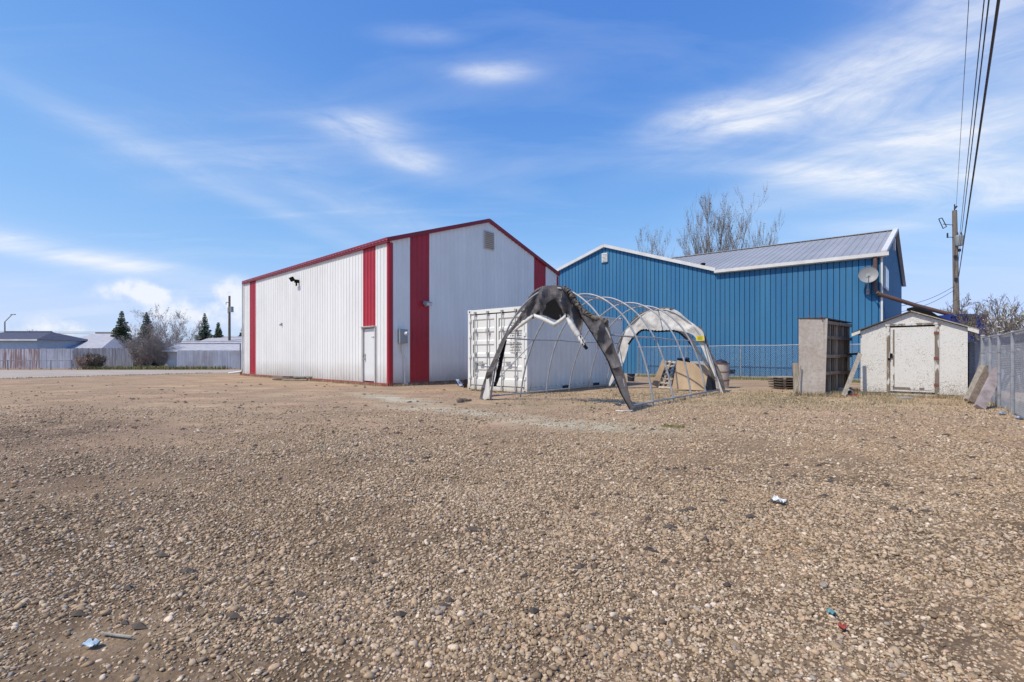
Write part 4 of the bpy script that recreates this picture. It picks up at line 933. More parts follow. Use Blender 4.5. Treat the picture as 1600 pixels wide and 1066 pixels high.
q = MB(); q.prism([sp(uDl + .045, sz0 + .10, .016), sp(uDl + .06, sz0 + .10, .016), sp(uDl + .06, 1.84, .016), sp(uDl + .045, 1.84, .016)], SB * .01); q.prism([sp(uDl + .045, sz0 + .10, .016), sp(uDr - .045, sz0 + .10, .016), sp(uDr - .045, sz0 + .16, .016), sp(uDl + .045, sz0 + .16, .016)], SB * .01); obj('door_batten', q, M['peeled'], sdoor)
for uu_, w_ in ((uDl, .03), (uDr, .035)):
    q = MB(); q.box(sp(uu_, (sz0 + 1.95) / 2 + .02, .018), (w_ * SW, .022, 1.85), (SX, SN, Z)); obj('door_post', q, M['peeled'], shd)
q = MB(); q.box(sp((uDl + uDr) / 2, 1.965, .025), ((uDr - uDl + .06) * SW, .03, .055), (SX, SN, Z)); obj('lintel', q, M['peeled'], shd)
q = MB(); q.box(sp((uDl + uDr) / 2, 1.915, .004), ((uDr - uDl - .02) * SW, .012, .03), (SX, SN, Z)); obj('door_gap', q, M['black'], shd)
for z_ in (1.72, 1.05, .35):
    q = MB(); q.box(sp(uDr - .005, z_, .034), (.10, .012, .07 if z_ < 1.5 else .06), (SX, SN, Z)); obj('hinge', q, M['rust'], sdoor)
q = MB(); q.box(sp(uDl + .03, 1.12, .03), (.05, .03, .12), (SX, SN, Z)); q.box(sp(uDl + .01, 1.03, .035), (.06, .03, .05), (SX, SN, Z)); obj('latch', q, M['black'], sdoor)
# side and back walls, floor sill
q = MB(); q.box(S0 + SB * SD / 2 + Z * (.95) + SX * .01, (.02, SD - .04, 1.7), (SX, SB, Z)); obj('side_wall', q, M['chipped'], shd)
q = MB(); q.box(S1 + SB * SD / 2 + Z * (.95) - SX * .01, (.02, SD - .04, 1.7), (SX, SB, Z)); obj('side_wall', q, M['chipped'], shd)
q = MB(); q.prism([S0 + SB * SD + Z * .1, S1 + SB * SD + Z * .1, S1 + SB * SD + Z * 1.8, sp(.5, 2.28) + SB * SD, S0 + SB * SD + Z * 1.8], SB * -.02); obj('back_wall', q, M['chipped'], shd)
q = MB(); q.box(sp(.5, .07, -.04) + SB * SD / 2, (SW - .02, SD, .06), (SX, SB, Z)); obj('floor_sill', q, M['white_trim'], shd)
for u_ in (.04, .35, .65, .96):
    q = MB(); q.box(sp(u_, .02, -.1), (.2, .25, .05), (SX, SN, Z)); obj('block', q, M['concrete'], shd)
for sg in (0, 1):
    e = (-.09, 1.80 - .07) if sg == 0 else (1.09, 1.80 - .07); a = sp(e[0], e[1] + .03, .10); b = sp(.5, 2.31, .10); q = MB()
    q.prism([a, b, b + SB * (SD + .2), a + SB * (SD + .2)], Z * .03); obj('roof', q, M['grey_wood'] if sg else M['dark_wood'], shd)
    q = MB(); q.prism([sp(e[0], e[1] - .06, .10), sp(e[0] * .0 + (.0 if sg == 0 else 1.0), 1.80 - .04, .10), sp(e[0] * .0 + (.0 if sg == 0 else 1.0), 1.84, .10), sp(e[0], e[1] + .03, .10)], SB * .12); obj('eave_return', q, M['chipped'], shd)
q = MB(); q.bar(sp(.0, 1.81, .005), sp(.5, 2.29, .005), .03, .02, up=Z); obj('rake_board', q, M['white_trim'], shd)
q = MB(); q.bar(sp(.5, 2.29, .005), sp(1.0, 1.81, .005), .03, .02, up=Z); obj('rake_board', q, M['white_trim'], shd)
# black rubber mat slumped on the roof
q = MB(); rows = []
for i in range(9):
    t = i / 8; row = []
    for j in range(9):
        s_ = j / 8; base = sp(.46 + .36 * t, 2.38 - .34 * t, .06 - s_ * .9); hh_ = .17 * math.sin(math.pi * min(1, t * 1.1) ** .8) * (.6 + .4 * math.sin(math.pi * s_)) + .02; row.append(base + Z * hh_)
    rows.append(row)
q.grid(rows); q.grid([[p - Z * (.9 * (p.z - rows[i][0].z * 0 - (sp(.46 + .36 * i / 8, 2.38 - .34 * i / 8).z)))*.9 for p in r_] for i, r_ in enumerate(rows)])
q.add([rows[i][0] for i in range(9)] + [sp(.46 + .36 * i / 8, 2.34 - .34 * i / 8, .06) for i in range(9)], [(i, i + 1, 10 + i, 9 + i) for i in range(8)])
tag(obj('rubber_mat', q, M['black'], smooth=True), 'black rubber mat slumped over the right slope of the white shed roof', 'mat')
# blue bin behind the shed
bbn = thing('blue_dumpster', 'dark blue steel bin showing above the white shed roof', 'dumpster', V3(at(1492, 500, 18.2)))
c = V3(at(1488, 500, 18.4)); q = MB(); q.box(c + Z * 1.33, (1.3, 1.3, 2.66)); obj('body', q, M['blue_bin'], bbn)
for k in range(5):
    q = MB(); q.box(c + Vector((-.6 + k * .3, -.68, 1.33)), (.06, .05, 2.5)); obj('rib', q, M['blue_bin'], bbn)
q = MB(); q.box(c + Vector((0, -.68, 2.62)), (1.36, .08, .1)); obj('rim', q, M['blue_bin'], bbn)

# ----------------------------------------------------------------- stack of timber framed panels left of the shed
T0 = V3(at(1289, 620, 13.0)); TA = Vector((.74, .67, 0)).normalized(); TW = Vector((-.67, .74, 0)); TW = Vector((-.72, .30, 0)).normalized(); TH, TL = 2.13, 2.75; TN = Vector((TA.y, -TA.x, 0))
ts = thing('form_panel_stack', 'tall weathered timber form panels standing on end left of the white shed', 'panel stack', T0 + TA * TL / 2)
e0 = T0; e1 = T0 + TW * .62
q = MB(); q.prism([e0, e1, e1 + Z * (TH - .01), e0 + Z * TH + Vector((.07, 0, 0))], TA * .03); obj('end_panel', q, M['old_ply'], ts)
q = MB(); q.prism([e1, e1 + Z * TH, e1 + Z * TH + TA * TL, e1 + TA * TL], TW * -.03); obj('back_panel', q, M['old_ply'], ts)
q = MB(); q.box(T0 + TA * TL / 2 + TW * .33 + Z * (TH + .015), (TL, .66, .03), (TA, TW, Z)); obj('top_sheet', q, M['dark_wood'], ts)
for pnl in range(2):
    b0 = T0 + TA * (.04 + pnl * 1.36); wl = 1.33
    q = MB(); q.box(b0 + TA * wl / 2 + TW * .20 + Z * TH / 2, (wl, .02, TH - .04), (TA, TN, Z)); fp = obj('form_face', q, M['old_wood'], ts)
    for k in range(7):
        q = MB(); q.box(b0 + TA * (.03 + k * (wl - .06) / 6) + TW * .10 + Z * TH / 2 + TN * random.uniform(-.01, .02), (.045, .10, TH - .06), (TA, TN, Z)); obj('stud', q, M['old_wood'] if k % 3 else M['grey_wood'], ts)
    for k, z_ in enumerate((.08, .62, 1.12, 1.62, TH - .08)):
        q = MB(); q.box(b0 + TA * wl / 2 + TW * .02 + Z * (z_ + random.uniform(-.02, .02)), (wl, .06, .09), (TA, TN, Z)); obj('waler', q, M['old_wood'] if k else M['grey_wood'], ts)
q = MB(); q.tube([e0 + Z * (TH + .03) - Vector((.1, 0, 0)), e0 + Z * (TH + .08) - Vector((.1, 0, 0))], .02, 6); q.tube([e1.lerp(e0, .4) + Z * (TH + .03), e1.lerp(e0, .4) + Z * (TH + .11)], .015, 6); obj('bolt', q, M['rust'], ts)
# posts and boards leaning at its left
q = MB(); c = V3(at(1246, 616, 13.4)); q.tube([c, c + Vector((-.02, .03, .92))], [.095, .09], 10); tag(obj('timber_post', q, M['grey_wood'], smooth='angle'), 'short round timber post standing left of the tall form panels', 'timber post')
q = MB(); c = V3(at(1242, 618, 13.1)); q.tube(cr([c + Vector((-.06, 0, .0)), c + Vector((.05, 0, .25)), c + Vector((.14, .05, .5)), c + Vector((.19, .06, .85))], 5), .018, 6); tag(obj('bent_lath', q, M['grey_wood']), 'thin bent lath propped against the round timber post', 'lath')
pl_ = V3(at(1225, 606, 16.2))
for k in range(5):
    q = MB(); q.box(pl_ + Vector((random.uniform(-.03, .03), 0, .06 + k * .085)), (.62 + .1 * (k == 4), .8, .035)); q.box(pl_ + Vector((-.2, -.1, .02 + k * .085)), (.08, .6, .045)); q.box(pl_ + Vector((.22, -.1, .02 + k * .085)), (.08, .6, .045))
    tag(obj('form_board', q, M['grey_wood'] if k == 4 else M['dark_wood']), ['bottom board of the low stack by the fence', 'second board from the bottom of the low stack', 'middle board of the low stack by the fence', 'board just under the top of the low stack', 'wide pale topmost board of the low stack'][k], 'board', 'boards in the low stack left of the timber post')
# between the panels and the shed
q = MB(); q.bar(V3(at(1318, 612, 12.9)) + Z * .03, at(1344, 553, 13.5), .10, .04, up=(0, -1, .3)); tag(obj('leaning_plank', q, M['grey_wood']), 'grey plank leaning towards the left wall of the shed', 'plank')
q = MB(); c = V3(at(1325, 610, 14.6)); q.tube([c, c + Z * 1.2], .035, 8); tag(obj('standing_pipe', q, M['grey_wood'], smooth='angle'), 'upright grey stake beside the leaning plank', 'stake')
q = MB(); q.tube([at(1324, 554, 13.8), at(1346, 552.5, 13.9)], .03, 8); tag(obj('black_bar', q, M['black']), 'black bar reaching from the stake to the shed wall', 'bar')
q = MB(); c = V3(at(1328, 602, 13.2), .105); a = Vector((-.3, -.9, 0)).normalized(); x_ = a.cross(Z).normalized(); b_ = len(q.v)
rows = [[c + a * o_ + (x_ * math.cos(t) + Z * math.sin(t)) * r_ for t in [2 * math.pi * k / 16 for k in range(16)]] for o_, r_ in ((-.8, .085), (0, .085), (.0, .06), (-.8, .06))]; q.grid(rows, close=True); tag(obj('plastic_pipe', q, M['white_trim'], smooth='angle'), 'short white pipe end lying between panels and shed', 'pipe')
q = MB()
for k in range(3): q.box(V3(at(1320 + k * 8, 612, 13.1), .04), (.10, .08, .06), (Vector((.8, .6, 0)), Vector((-.6, .8, 0)), Z))
tag(obj('red_scraps', q, M['gas_red']), 'small red scraps on the ground left of the shed', 'scraps')
# right of the shed: leaning beams
for i, (b0, b1, m_, lb, w_) in enumerate((((1511, 628, 11.57), (1536, 573, 11.9), 'grey_wood', 'grey timber beam leaning next to the right corner of the shed', .13), ((1519, 633, 10.81), (1546, 575, 11.3), 'old_wood', 'brownish timber beam leaning in the middle of the three by the shed', .15), ((1530, 640, 9.9), (1560, 577, 10.5), 'pinkish_wood', 'pinkish grey timber beam leaning foremost of the three by the shed', .17))):
    A0 = V3(at(*b0), .03); A1 = at(*b1); q = MB(); q.bar(A0, A1, w_, .09, up=Vector((-.25, -.9, .3))); tag(obj('timber_beam', q, M[m_]), lb, 'timber beam', 'timber beams leaning right of the white shed')
q = MB(); c = V3(at(1522, 540, 13.6)) ; q.tube([c, c + Z * 1.5], .25, 12); tag(obj('gap_shade', q, M['black'], smooth='angle'), 'black cylinder added for the shade in the gap behind the right corner of the shed', 'drum')  # black cylinder added to stand for the shade in this gap
q = MB(); c = at(1530, 534, 12.6); q.tube([c - Vector((.12, 0, .02)), c + Vector((.02, 0, .03)), c + Vector((.14, 0, -.02))], .02, 5); q.tube([c + Vector((-.06, 0, .08)), c + Vector((.08, 0, -.06))], .016, 5); tag(obj('white_rag', q, M['paper']), 'white rag tied to the mesh beside the corner post', 'rag')
for i, (px, py, D, w_) in enumerate(((1566, 648, 8.9, .075), (1592, 647, 8.3, .08))):
    c = V3(at(px, py, D), .04); q = MB(); rows = []
    for a in range(7):
        th = math.pi * a / 6; rows.append([c + Vector((math.sin(th) * math.cos(p_), math.sin(th) * math.sin(p_), math.cos(th) * .6)) * (w_ * .75 * (1 + .45 * mnoise.noise((math.cos(p_) * 1.5, math.sin(p_) * 1.5 + th * 2, i * 3)))) for p_ in [2 * math.pi * k / 9 for k in range(9)]])
    q.grid(rows, close=True); tag(obj('crumpled_bag', q, M['bag']), ['crumpled blue plastic bag left of the nearest fence post', 'crumpled blue plastic bag right of the nearest fence post'][i], 'plastic bag')

# =================================================================== POWER POLE AND WIRES
PB = V3(at(1496, 0, 35)); PT = at(1491.5, 329, 35)
pp = thing('utility_pole', 'tall wooden power pole with a grey transformer right of the blue building', 'utility pole', PB)
q = MB(); q.tube([PB.lerp(PT, t) for t in (0, .25, .5, .75, 1)], [.20, .19, .175, .16, .14], 12); obj('pole_shaft', q, M['pole_wood'], pp, smooth='angle')
tz = lambda py: H + (HY - py) / F * 35
pc = lambda py: PB.lerp(PT, (tz(py)) / PT.z)
c = pc(378) + Vector((.05, -.28, 0)); q = MB(); q.tube([c - Z * .36, c - Z * .30, c + Z * .34, c + Z * .42], [.2, .24, .24, .18], 14)
tf = obj('transformer', q, M['grey_box'], pp, smooth='angle'); q = MB()
for dx in (-.12, .12): q.tube([c + Vector((dx, 0, .4)), c + Vector((dx, 0, .48)), c + Vector((dx, 0, .62))], [.05, .035, .03], 8)
obj('bushing', q, M['dark_pot'], tf)
q = MB(); c = pc(352); q.tube([c, c + Vector((-.95, -.1, .05))], .022, 6); e_ = c + Vector((-.95, -.1, .05)); q.tube([e_ + Vector((-.32, 0, .38)), e_ + Vector((.0, 0, -.32))], .03, 6); q.tube([e_ + Vector((-.08, 0, .45)), e_ + Vector((.25, 0, -.18))], .03, 6); q.tube([e_ + Vector((-.32, 0, .38)), e_ + Vector((-.08, 0, .45))], .03, 6); q.tube([e_ + Vector((0, 0, -.32)), e_ + Vector((.25, 0, -.18))], .03, 6); obj('fuse_cutout', q, M['dark_pot'], pp)
q = MB(); c = pc(371); q.tube([c, c + Vector((-.6, -.05, 0))], .025, 6); q.tube([c + Vector((-.6, -.05, -.05)), c + Vector((-.6, -.05, .3))], .05, 8); q.tube([c + Vector((.2, 0, .1)), c + Vector((.45, -.05, .1)), c + Vector((.45, -.05, .25))], .04, 6); obj('insulator_arm', q, M['dark_pot'], pp)
q = MB(); q.tube([PT, PT + Z * .12, PT + Z * .3 + Vector((.15, 0, 0))], [.03, .05, .07], 8); q.tube([PT + Z * .2, PT + Z * .45], .035, 8); obj('top_insulator', q, M['dark_pot'], pp)
q = MB()
for py, s_ in ((392, 1), (402, -1), (437, -1)): c = pc(py); q.box(c + Vector((.14 * s_, -.16, 0)), (.14, .14, .2))
q.tube([pc(384) + Vector((-.2, -.2, 0)), pc(400) + Vector((-.25, -.2, 0)), pc(440) + Vector((-.17, -.1, 0))], .012, 5); obj('bracket', q, M['dark_pot'], pp)
WD = Vector((-.673, -.74, 0)).normalized()


def wire_from(px, py, r, label, sag=0.0, VPX=1480.0):
    """overhead wire leaving the pole; its lateral offset is set by where it meets the pole"""
    p0 = at(px, py, 35.0); L_ = 62; d = Vector(((VPX - CX) / F, 1, 0)).normalized() * -1
    pts = [p0 + d * (L_ * t / 24) - Z * (sag * 4 * (t / 24) * (1 - t / 24)) for t in range(25)]
    q = MB(); q.tube(pts, r, 5); tag(obj('overhead_wire', q, M['wire'], smooth=True), label, 'power line', 'overhead wires running from the power pole towards the camera')


wire_from(1494.0, 326, .010, 'thin topmost overhead wire leaving the top of the power pole')
wire_from(1497.0, 393, .012, 'second overhead wire, next right of the thin topmost one')
wire_from(1497.3, 409, .014, 'third overhead wire, just left of the thick lowest cable')
wire_from(1498.0, 432, .024, 'thick twisted lowest overhead cable, rightmost of the four')
for i, (py, y2) in enumerate(((446, 478), (452, 487))):
    a = pc(py); b = at(1409, y2, 33.5); pts = [a.lerp(b, t / 10) - Z * .25 * math.sin(math.pi * t / 10) for t in range(11)]; q = MB(); q.tube(pts, .016, 5); tag(obj('service_wire', q, M['wire']), ['upper service wire from the power pole to the blue building', 'lower service wire from the power pole to the blue building'][i], 'service wire', 'service wires from pole to blue building')


# =================================================================== TREES
def branch_tree(q, p, d, L_, r, depth, rng, spread=.5, up=.15, twigs=None, seglen=4, nk=(2, 4), curve=.12):
    pts = [Vector(p)]; rs = [r]; dd = Vector(d).normalized(); cur = Vector(p)
    n = seglen
    kids = []
    for i in range(n):
        dd = (dd + Vector((rng.gauss(0, curve), rng.gauss(0, curve), rng.gauss(0, curve) + up * .3))).normalized(); cur = cur + dd * (L_ / n); pts.append(cur.copy()); rs.append(r * (1 - .62 * (i + 1) / n))
        if depth > 0 and i >= 1 or (depth > 0 and rng.random() < .3):
            for _ in range(rng.randint(*nk)): kids.append((cur.copy(), dd.copy(), rs[-1]))
    q.tube(pts, rs, 5 if r > .03 else 3, cap=False)
    if depth == 0:
        if twigs is not None: twigs += [(pts[k], (pts[k] - pts[k - 1]).normalized()) for k in range(1, len(pts))]
        return
    for (c, dv, rr) in kids:
        a = rng.random() * 2 * math.pi; perp = dv.orthogonal().normalized(); perp = (perp * math.cos(a) + dv.cross(perp) * math.sin(a))
        nd = (dv * (1 - spread * .5) + perp * spread + Z * up).normalized()
        branch_tree(q, c, nd, L_ * rng.uniform(.38, .62), max(rr * .55, .006), depth - 1, rng, spread, up, twigs, seglen, nk, curve)


def leaf_faces(q, twigs, n, size, rng, jitter=.06):
    for i in range(n):
        p, d = twigs[rng.randrange(len(twigs))]; c = p + Vector((rng.gauss(0, jitter), rng.gauss(0, jitter), rng.gauss(0, jitter)))
        a = Vector((rng.gauss(0, 1), rng.gauss(0, 1), rng.gauss(0, 1))).normalized(); b = a.orthogonal().normalized(); s_ = size * rng.uniform(.5, 1.4)
        q.add([c - a * s_, c + b * s_ * .45, c + a * s_, c - b * s_ * .45], [(0, 1, 2, 3)])


def bare_tree(loc, h, r, label, seed, mtl='bark', depth=3, spread=.45, up=.35, stems=1, buds=0, bud_size=.03, budmat='bud', nk=(1, 2), group=None, curve=.1, fan=.35, name='bare_tree', first=None, cat='tree', bare=.25):
    rng = random.Random(seed); root = thing(name, label, cat, loc, group); q = MB(); tw = []
    tq = MB()
    for s_ in range(stems):
        a = 2 * math.pi * s_ / max(1, stems) + rng.random(); f = fan if stems > 1 else .05
        d = Vector((math.cos(a) * f, math.sin(a) * f, 1)).normalized(); hh_ = h * rng.uniform(.8, 1.0)
        base = Vector(loc) + Vector((math.cos(a), math.sin(a), 0)) * (r * (1.5 if stems > 1 else 0)); L_ = hh_; n = 9; cur = base; dd = d; pts = [base - Z * .05]; rs = [r]
        for i in range(n):
            dd = (dd + Vector((rng.gauss(0, curve * .5), rng.gauss(0, curve * .5), .04))).normalized(); cur = cur + dd * (L_ / n); pts.append(cur.copy()); t = (i + 1) / n; rs.append(max(.012, r * (1 - .93 * t)))
            if t > bare:
                for _ in range(rng.randint(*nk) + 1):
                    ang = rng.random() * 2 * math.pi; nd = (Vector((math.cos(ang), math.sin(ang), 0)) * spread * 1.6 + dd * .7 + Z * up).normalized()
                    branch_tree(q, cur, nd, L_ * rng.uniform(.16, .30) * (1.15 - .5 * t), rs[-1] * .45 + .005, depth - 1, rng, spread, up, tw, 4, nk, curve)
        tq.tube(pts, rs, 8 if r > .05 else 5, cap=False)
    obj('trunk', tq, M[mtl], root, smooth=True, recalc=False); cr_ = obj('branches', q, M[mtl], root, recalc=False)
    if buds and tw:
        l = MB(); leaf_faces(l, tw, buds, bud_size, rng, bud_size * 1.3); o = obj('leaves', l, M[budmat], root, recalc=False); o['kind'] = 'stuff'
    return root


# tall bare poplars behind the blue building
for i, (px, top, D, st, sd_, lb) in enumerate(((1080, 362, 44, 5, 3, 'bare grey tree leftmost behind the blue roof, leaning left'), (1098, 340, 46, 2, 5, 'tallest bare tree in the middle behind the blue roof'), (1124, 346, 45, 2, 8, 'straight bare tree right of the tallest one behind the blue roof'), (1140, 360, 44, 4, 13, 'bare spreading tree rightmost behind the blue roof'))):
    bare_tree(V3(at(px, 0, D)), H + (HY - top) / F * D, .20, lb, sd_, 'bark', depth=3, spread=.42, up=.5, stems=st, buds=700, bud_size=.09, budmat='bark', nk=(1, 3), group='bare trees behind the blue building', fan=[.50, .07, .05, .30][i], bare=.18)
# budding shrub right of the shed
bare_tree(V3(at(1560, 0, 15.5)), 2.9, .05, 'budding shrub with small dark leaves behind the right fence', 21, 'bark_dark', depth=3, spread=.6, up=.3, stems=5, buds=1300, bud_size=.035, budmat='bud', nk=(1, 2), fan=.5, name='shrub', cat='shrub', bare=.15)
bare_tree(V3(at(1532, 0, 20.5)), 3.0, .05, 'budding shrub left of the larger one behind the corner post', 22, 'bark_dark', depth=3, spread=.6, up=.3, stems=4, buds=800, bud_size=.035, budmat='bud', nk=(1, 2), fan=.55, name='shrub', cat='shrub', bare=.12)
bare_tree(V3(at(1600, 0, 14.5)), 2.6, .05, 'budding shrub cut by the right edge of the picture', 23, 'bark_dark', depth=3, spread=.6, up=.3, stems=4, buds=900, bud_size=.035, budmat='bud_pale', nk=(1, 2), fan=.5, name='shrub', cat='shrub', bare=.12)
bare_tree(V3(at(1450, 0, 26)), 3.4, .05, 'thin bare shrub seen above the shed roof', 24, 'bark_pale', depth=3, spread=.7, up=.2, stems=6, buds=300, bud_size=.05, budmat='bud', nk=(1, 2), fan=.6, name='shrub', cat='shrub', bare=.2)


def spruce(loc, h, rad, label, seed, mtl='needles', group='spruce trees beyond the alley'):
    rng = random.Random(seed); root = thing('spruce_tree', label, 'tree', loc, group); t = MB(); t.tube([Vector(loc), Vector(loc) + Z * h * .97], [h * .022, .02], 7); obj('trunk', t, M['bark_dark'], root)
    q = MB(); z = .08 * h
    while z < h * .99:
        f = 1 - z / h; R0 = rad * (f ** .85) * rng.uniform(.82, 1.12) + .05; nb = max(4, int(13 * (f + .25)))
        for k in range(nb):
            a = 2 * math.pi * (k + rng.random() * .8) / nb; L_ = R0 * rng.uniform(.7, 1.12); d = Vector((math.cos(a), math.sin(a), 0)); s_ = Vector((-d.y, d.x, 0)); b0 = Vector(loc) + Z * z
            m = 5
            for j in range(m):
                u0 = L_ * (j + .3) / m; c = b0 + d * u0 - Z * (.30 * u0 * (.5 + .5 * u0 / (L_ + .01))) + Z * .06 * (j == m - 1)
                w = (.10 + .22 * L_ * (1 - .55 * j / m)) * rng.uniform(.7, 1.2)
                for sg in (-1, 1):
                    tip = c + d * (L_ / m * 1.3) + s_ * sg * w - Z * (.10 + rng.random() * .12) * (1 + L_ * .3)
                    q.add([c, c + d * (L_ / m * 1.4) - Z * .04, tip], [(0, 1, 2)])
                q.add([c + Z * .03, c + d * L_ / m * 1.2 + s_ * .03, c - Z * (.16 + .1 * rng.random()) + d * .1], [(0, 1, 2)])
        z += h * .028 * rng.uniform(.8, 1.2)
    obj('crown', q, M[mtl], root, recalc=False)


for px, top, D, rp, lb, sd_, mt_ in ((190, 485, 52, 16, 'dark spruce standing left of the grey bushes, leftmost', 31, 'needles'), (229, 487, 50, 14, 'spruce rising out of the brown bushes', 32, 'needles_blue'), (320, 489, 60, 14, 'spruce behind the white roof, taller of the close pair', 33, 'needles'), (341, 502, 60, 10.5, 'small spruce right of the taller one behind the white roof', 34, 'needles'), (380, 508, 62, 12, 'spruce half hidden by the left corner of the white building', 35, 'needles')):
    spruce(V3(at(px, 0, D)), H + (HY - top) / F * D, rp / F * D * 1.5, lb, sd_, mt_)
bare_tree(V3(at(272, 0, 55)), H + 67 / F * 55, .09, 'pale leafless tree between the spruces', 41, 'bark_pale', depth=3, spread=.6, up=.3, stems=5, buds=1200, bud_size=.07, budmat='bark_pale', nk=(1, 3), fan=.5, bare=.2)
for i, (px, D, h_, st, mt_, lb) in enumerate(((232, 43, 4.1, 8, 'bush_brown', 'dense brown leafless bush below the blue green spruce'), (252, 44, 2.9, 7, 'bark_pale', 'leafless bush just left of the white roofed shed'), (207, 44, 2.8, 7, 'bark_pale', 'pale leafless bush right of the leftmost spruce'), (218, 42.5, 2.2, 8, 'bush_brown', 'low brown bush in front of the board fence end'))):
    bare_tree(V3(at(px, 0, D)), h_, .035, lb, 50 + i, mt_, depth=3, spread=.7, up=.25, stems=st, buds=700, bud_size=.05, budmat=mt_, nk=(1, 2), group='leafless bushes along the alley', fan=.38, name='bush', cat='bush', bare=.08)
M['brush_red'] = mat('brush_red', (0.42, 0.30, 0.25), (0.32, 0.24, 0.20), scale=3, rough=0.95)
bare_tree(V3(at(133, 0, 40)), 1.15, .015, 'reddish brown brush growing against the grey board fence', 61, 'brush_red', depth=3, spread=.8, up=.2, stems=9, buds=700, bud_size=.05, budmat='brush_red', nk=(1, 2), fan=.7, name='bush', cat='bush', bare=.05)
bare_tree(V3(at(150, 0, 40.3)), 1.3, .03, 'low brown brush right of the reddish brush', 62, 'bark_dark', depth=3, spread=.8, up=.2, stems=9, buds=900, bud_size=.05, budmat='bark_dark', nk=(1, 3), fan=.7, name='bush', cat='bush', bare=.05)
bare_tree(V3(at(48, 0, 56)), 3.9, .05, 'thin tree with new leaves behind the dark blue roof', 63, 'bark_dark', depth=3, spread=.7, up=.2, stems=4, buds=350, bud_size=.09, budmat='bud', nk=(1, 2), fan=.5, name='young_tree', bare=.3)

# =================================================================== BACKGROUND: FENCES, SHEDS AND HOUSES BEYOND THE ALLEY
def board_fence(x0, x1, D, h, m, label, bw=.14, D2=None, jag=.02, cap=True):
    a = V3(at(x0, 0, D)); b = V3(at(x1, 0, D2 or D)); d = (b - a); L_ = d.length; d.normalize(); n_ = Vector((d.y, -d.x, 0)); n_ = n_ if n_.y < 0 else -n_
    root = thing('board_fence', label, 'fence', (a + b) / 2); q = MB(); k = 0; s_ = 0; rng = random.Random(int(x0) + 5)
    while s_ < L_ - .02:
        hh_ = h + rng.uniform(-jag, jag); w = min(bw, L_ - s_) - .012; q.box(a + d * (s_ + w / 2) + n_ * (rng.uniform(0, .02)) + Z * (hh_ / 2 + .03), (w, .022, hh_ - .04), (d, n_, Z)); s_ += bw
    o = obj('boards', q, m, root); o['kind'] = 'stuff'
    for z_ in (.35, h - .3):
        q = MB(); q.box((a + b) / 2 - n_ * .04 + Z * z_, (L_, .05, .09), (d, n_, Z)); obj('rail', q, M['fence_dark'], root)
    s_ = 0
    while s_ <= L_ + .01:
        q = MB(); q.box(a + d * min(s_, L_ - .05) - n_ * .12 + Z * (h / 2), (.1, .1, h + .04), (d, n_, Z)); obj('post', q, M['fence_dark'], root); s_ += 2.44
    return root


board_fence(-60, 62, 41, 1.72, M['fence_brown'], 'grey board fence with brown streaked boards at the far left')
board_fence(62.5, 114, 41, 1.76, M['fence_board'], 'blue grey board fence right of the brown streaked one')
board_fence(114.5, 208, 42.5, 1.82, M['fence_dark'], 'dark grey board fence behind the brush')
board_fence(277, 378, 41.2, 1.60, M['fence_board'], 'long grey board fence in front of the white roofed shed')
# pipe rails
def pipe_rail(x0, x1, y, D, label, posts, mtl='fence_dark', r=.03):
    a = at(x0, y, D); b = at(x1, y, D); root = thing('pipe_barrier', label, 'barrier', V3((a + b) / 2)); q = MB(); q.tube([a, b], r, 6); obj('rail', q, M[mtl], root)
    for t in posts:
        p = a.lerp(b, t); q = MB(); q.tube([V3(p), p + Z * .04], r * 1.1, 6); obj('post', q, M[mtl], root)


pipe_rail(-60, 112, 563.5, 38.9, 'low blue grey pipe barrier before the board fence', (0, .2, .42, .62, .81, 1))
pipe_rail(268, 376.5, 537, 40.2, 'tall pipe frame over the grey board fence by the white building', (.99,), r=.045)


def house(x0, x1, ybase, yeave, yroof, D, depth, wallm, roofm, label, style='gable', inset=0, over=.3, name='house', back=None):
    a = V3(at(x0, 0, D)); b = V3(at(x1, 0, D)); ze = H + (HY - yeave) / F * D; c = (a + b) / 2; D2 = D + depth / 2; zr = H + (HY - yroof) / F * D2; L_ = (b - a).length
    root = thing(name, label, 'house' if name == 'house' else 'shed', c + Vector((0, depth / 2, 0))); X = Vector((1, 0, 0)); Y = Vector((0, 1, 0))
    q = MB(); q.box(c + Y * depth / 2 + Z * ze / 2, (L_ - 2 * .0, depth, ze)); obj('wall', q, wallm, root)
    hx = L_ / 2 + over; e = [c + X * (-hx) - Y * over + Z * ze, c + X * hx - Y * over + Z * ze, c + X * hx + Y * (depth + over) + Z * ze, c + X * (-hx) + Y * (depth + over) + Z * ze]
    rx = hx - (inset if style == 'hip' else 0); r0 = c + X * (-rx) + Y * depth / 2 + Z * zr; r1 = c + X * rx + Y * depth / 2 + Z * zr
    q = MB(); q.add(e + [r0, r1], [(0, 1, 5, 4), (2, 3, 4, 5), (1, 2, 5), (3, 0, 4), (0, 3, 2, 1)]); obj('roof', q, roofm, root)
    q = MB(); q.box((e[0] + e[1]) / 2 - Z * .06, (2 * hx, .04, .14)); obj('fascia', q, M['white_trim'], root)
    q = MB(); q.tube([r0 + Z * .03, r1 + Z * .03], .08, 5); obj('ridge', q, M['shingle_dark'] if roofm == M['shingle_pale'] and style == 'hip' else roofm, root)
    return root, c, ze


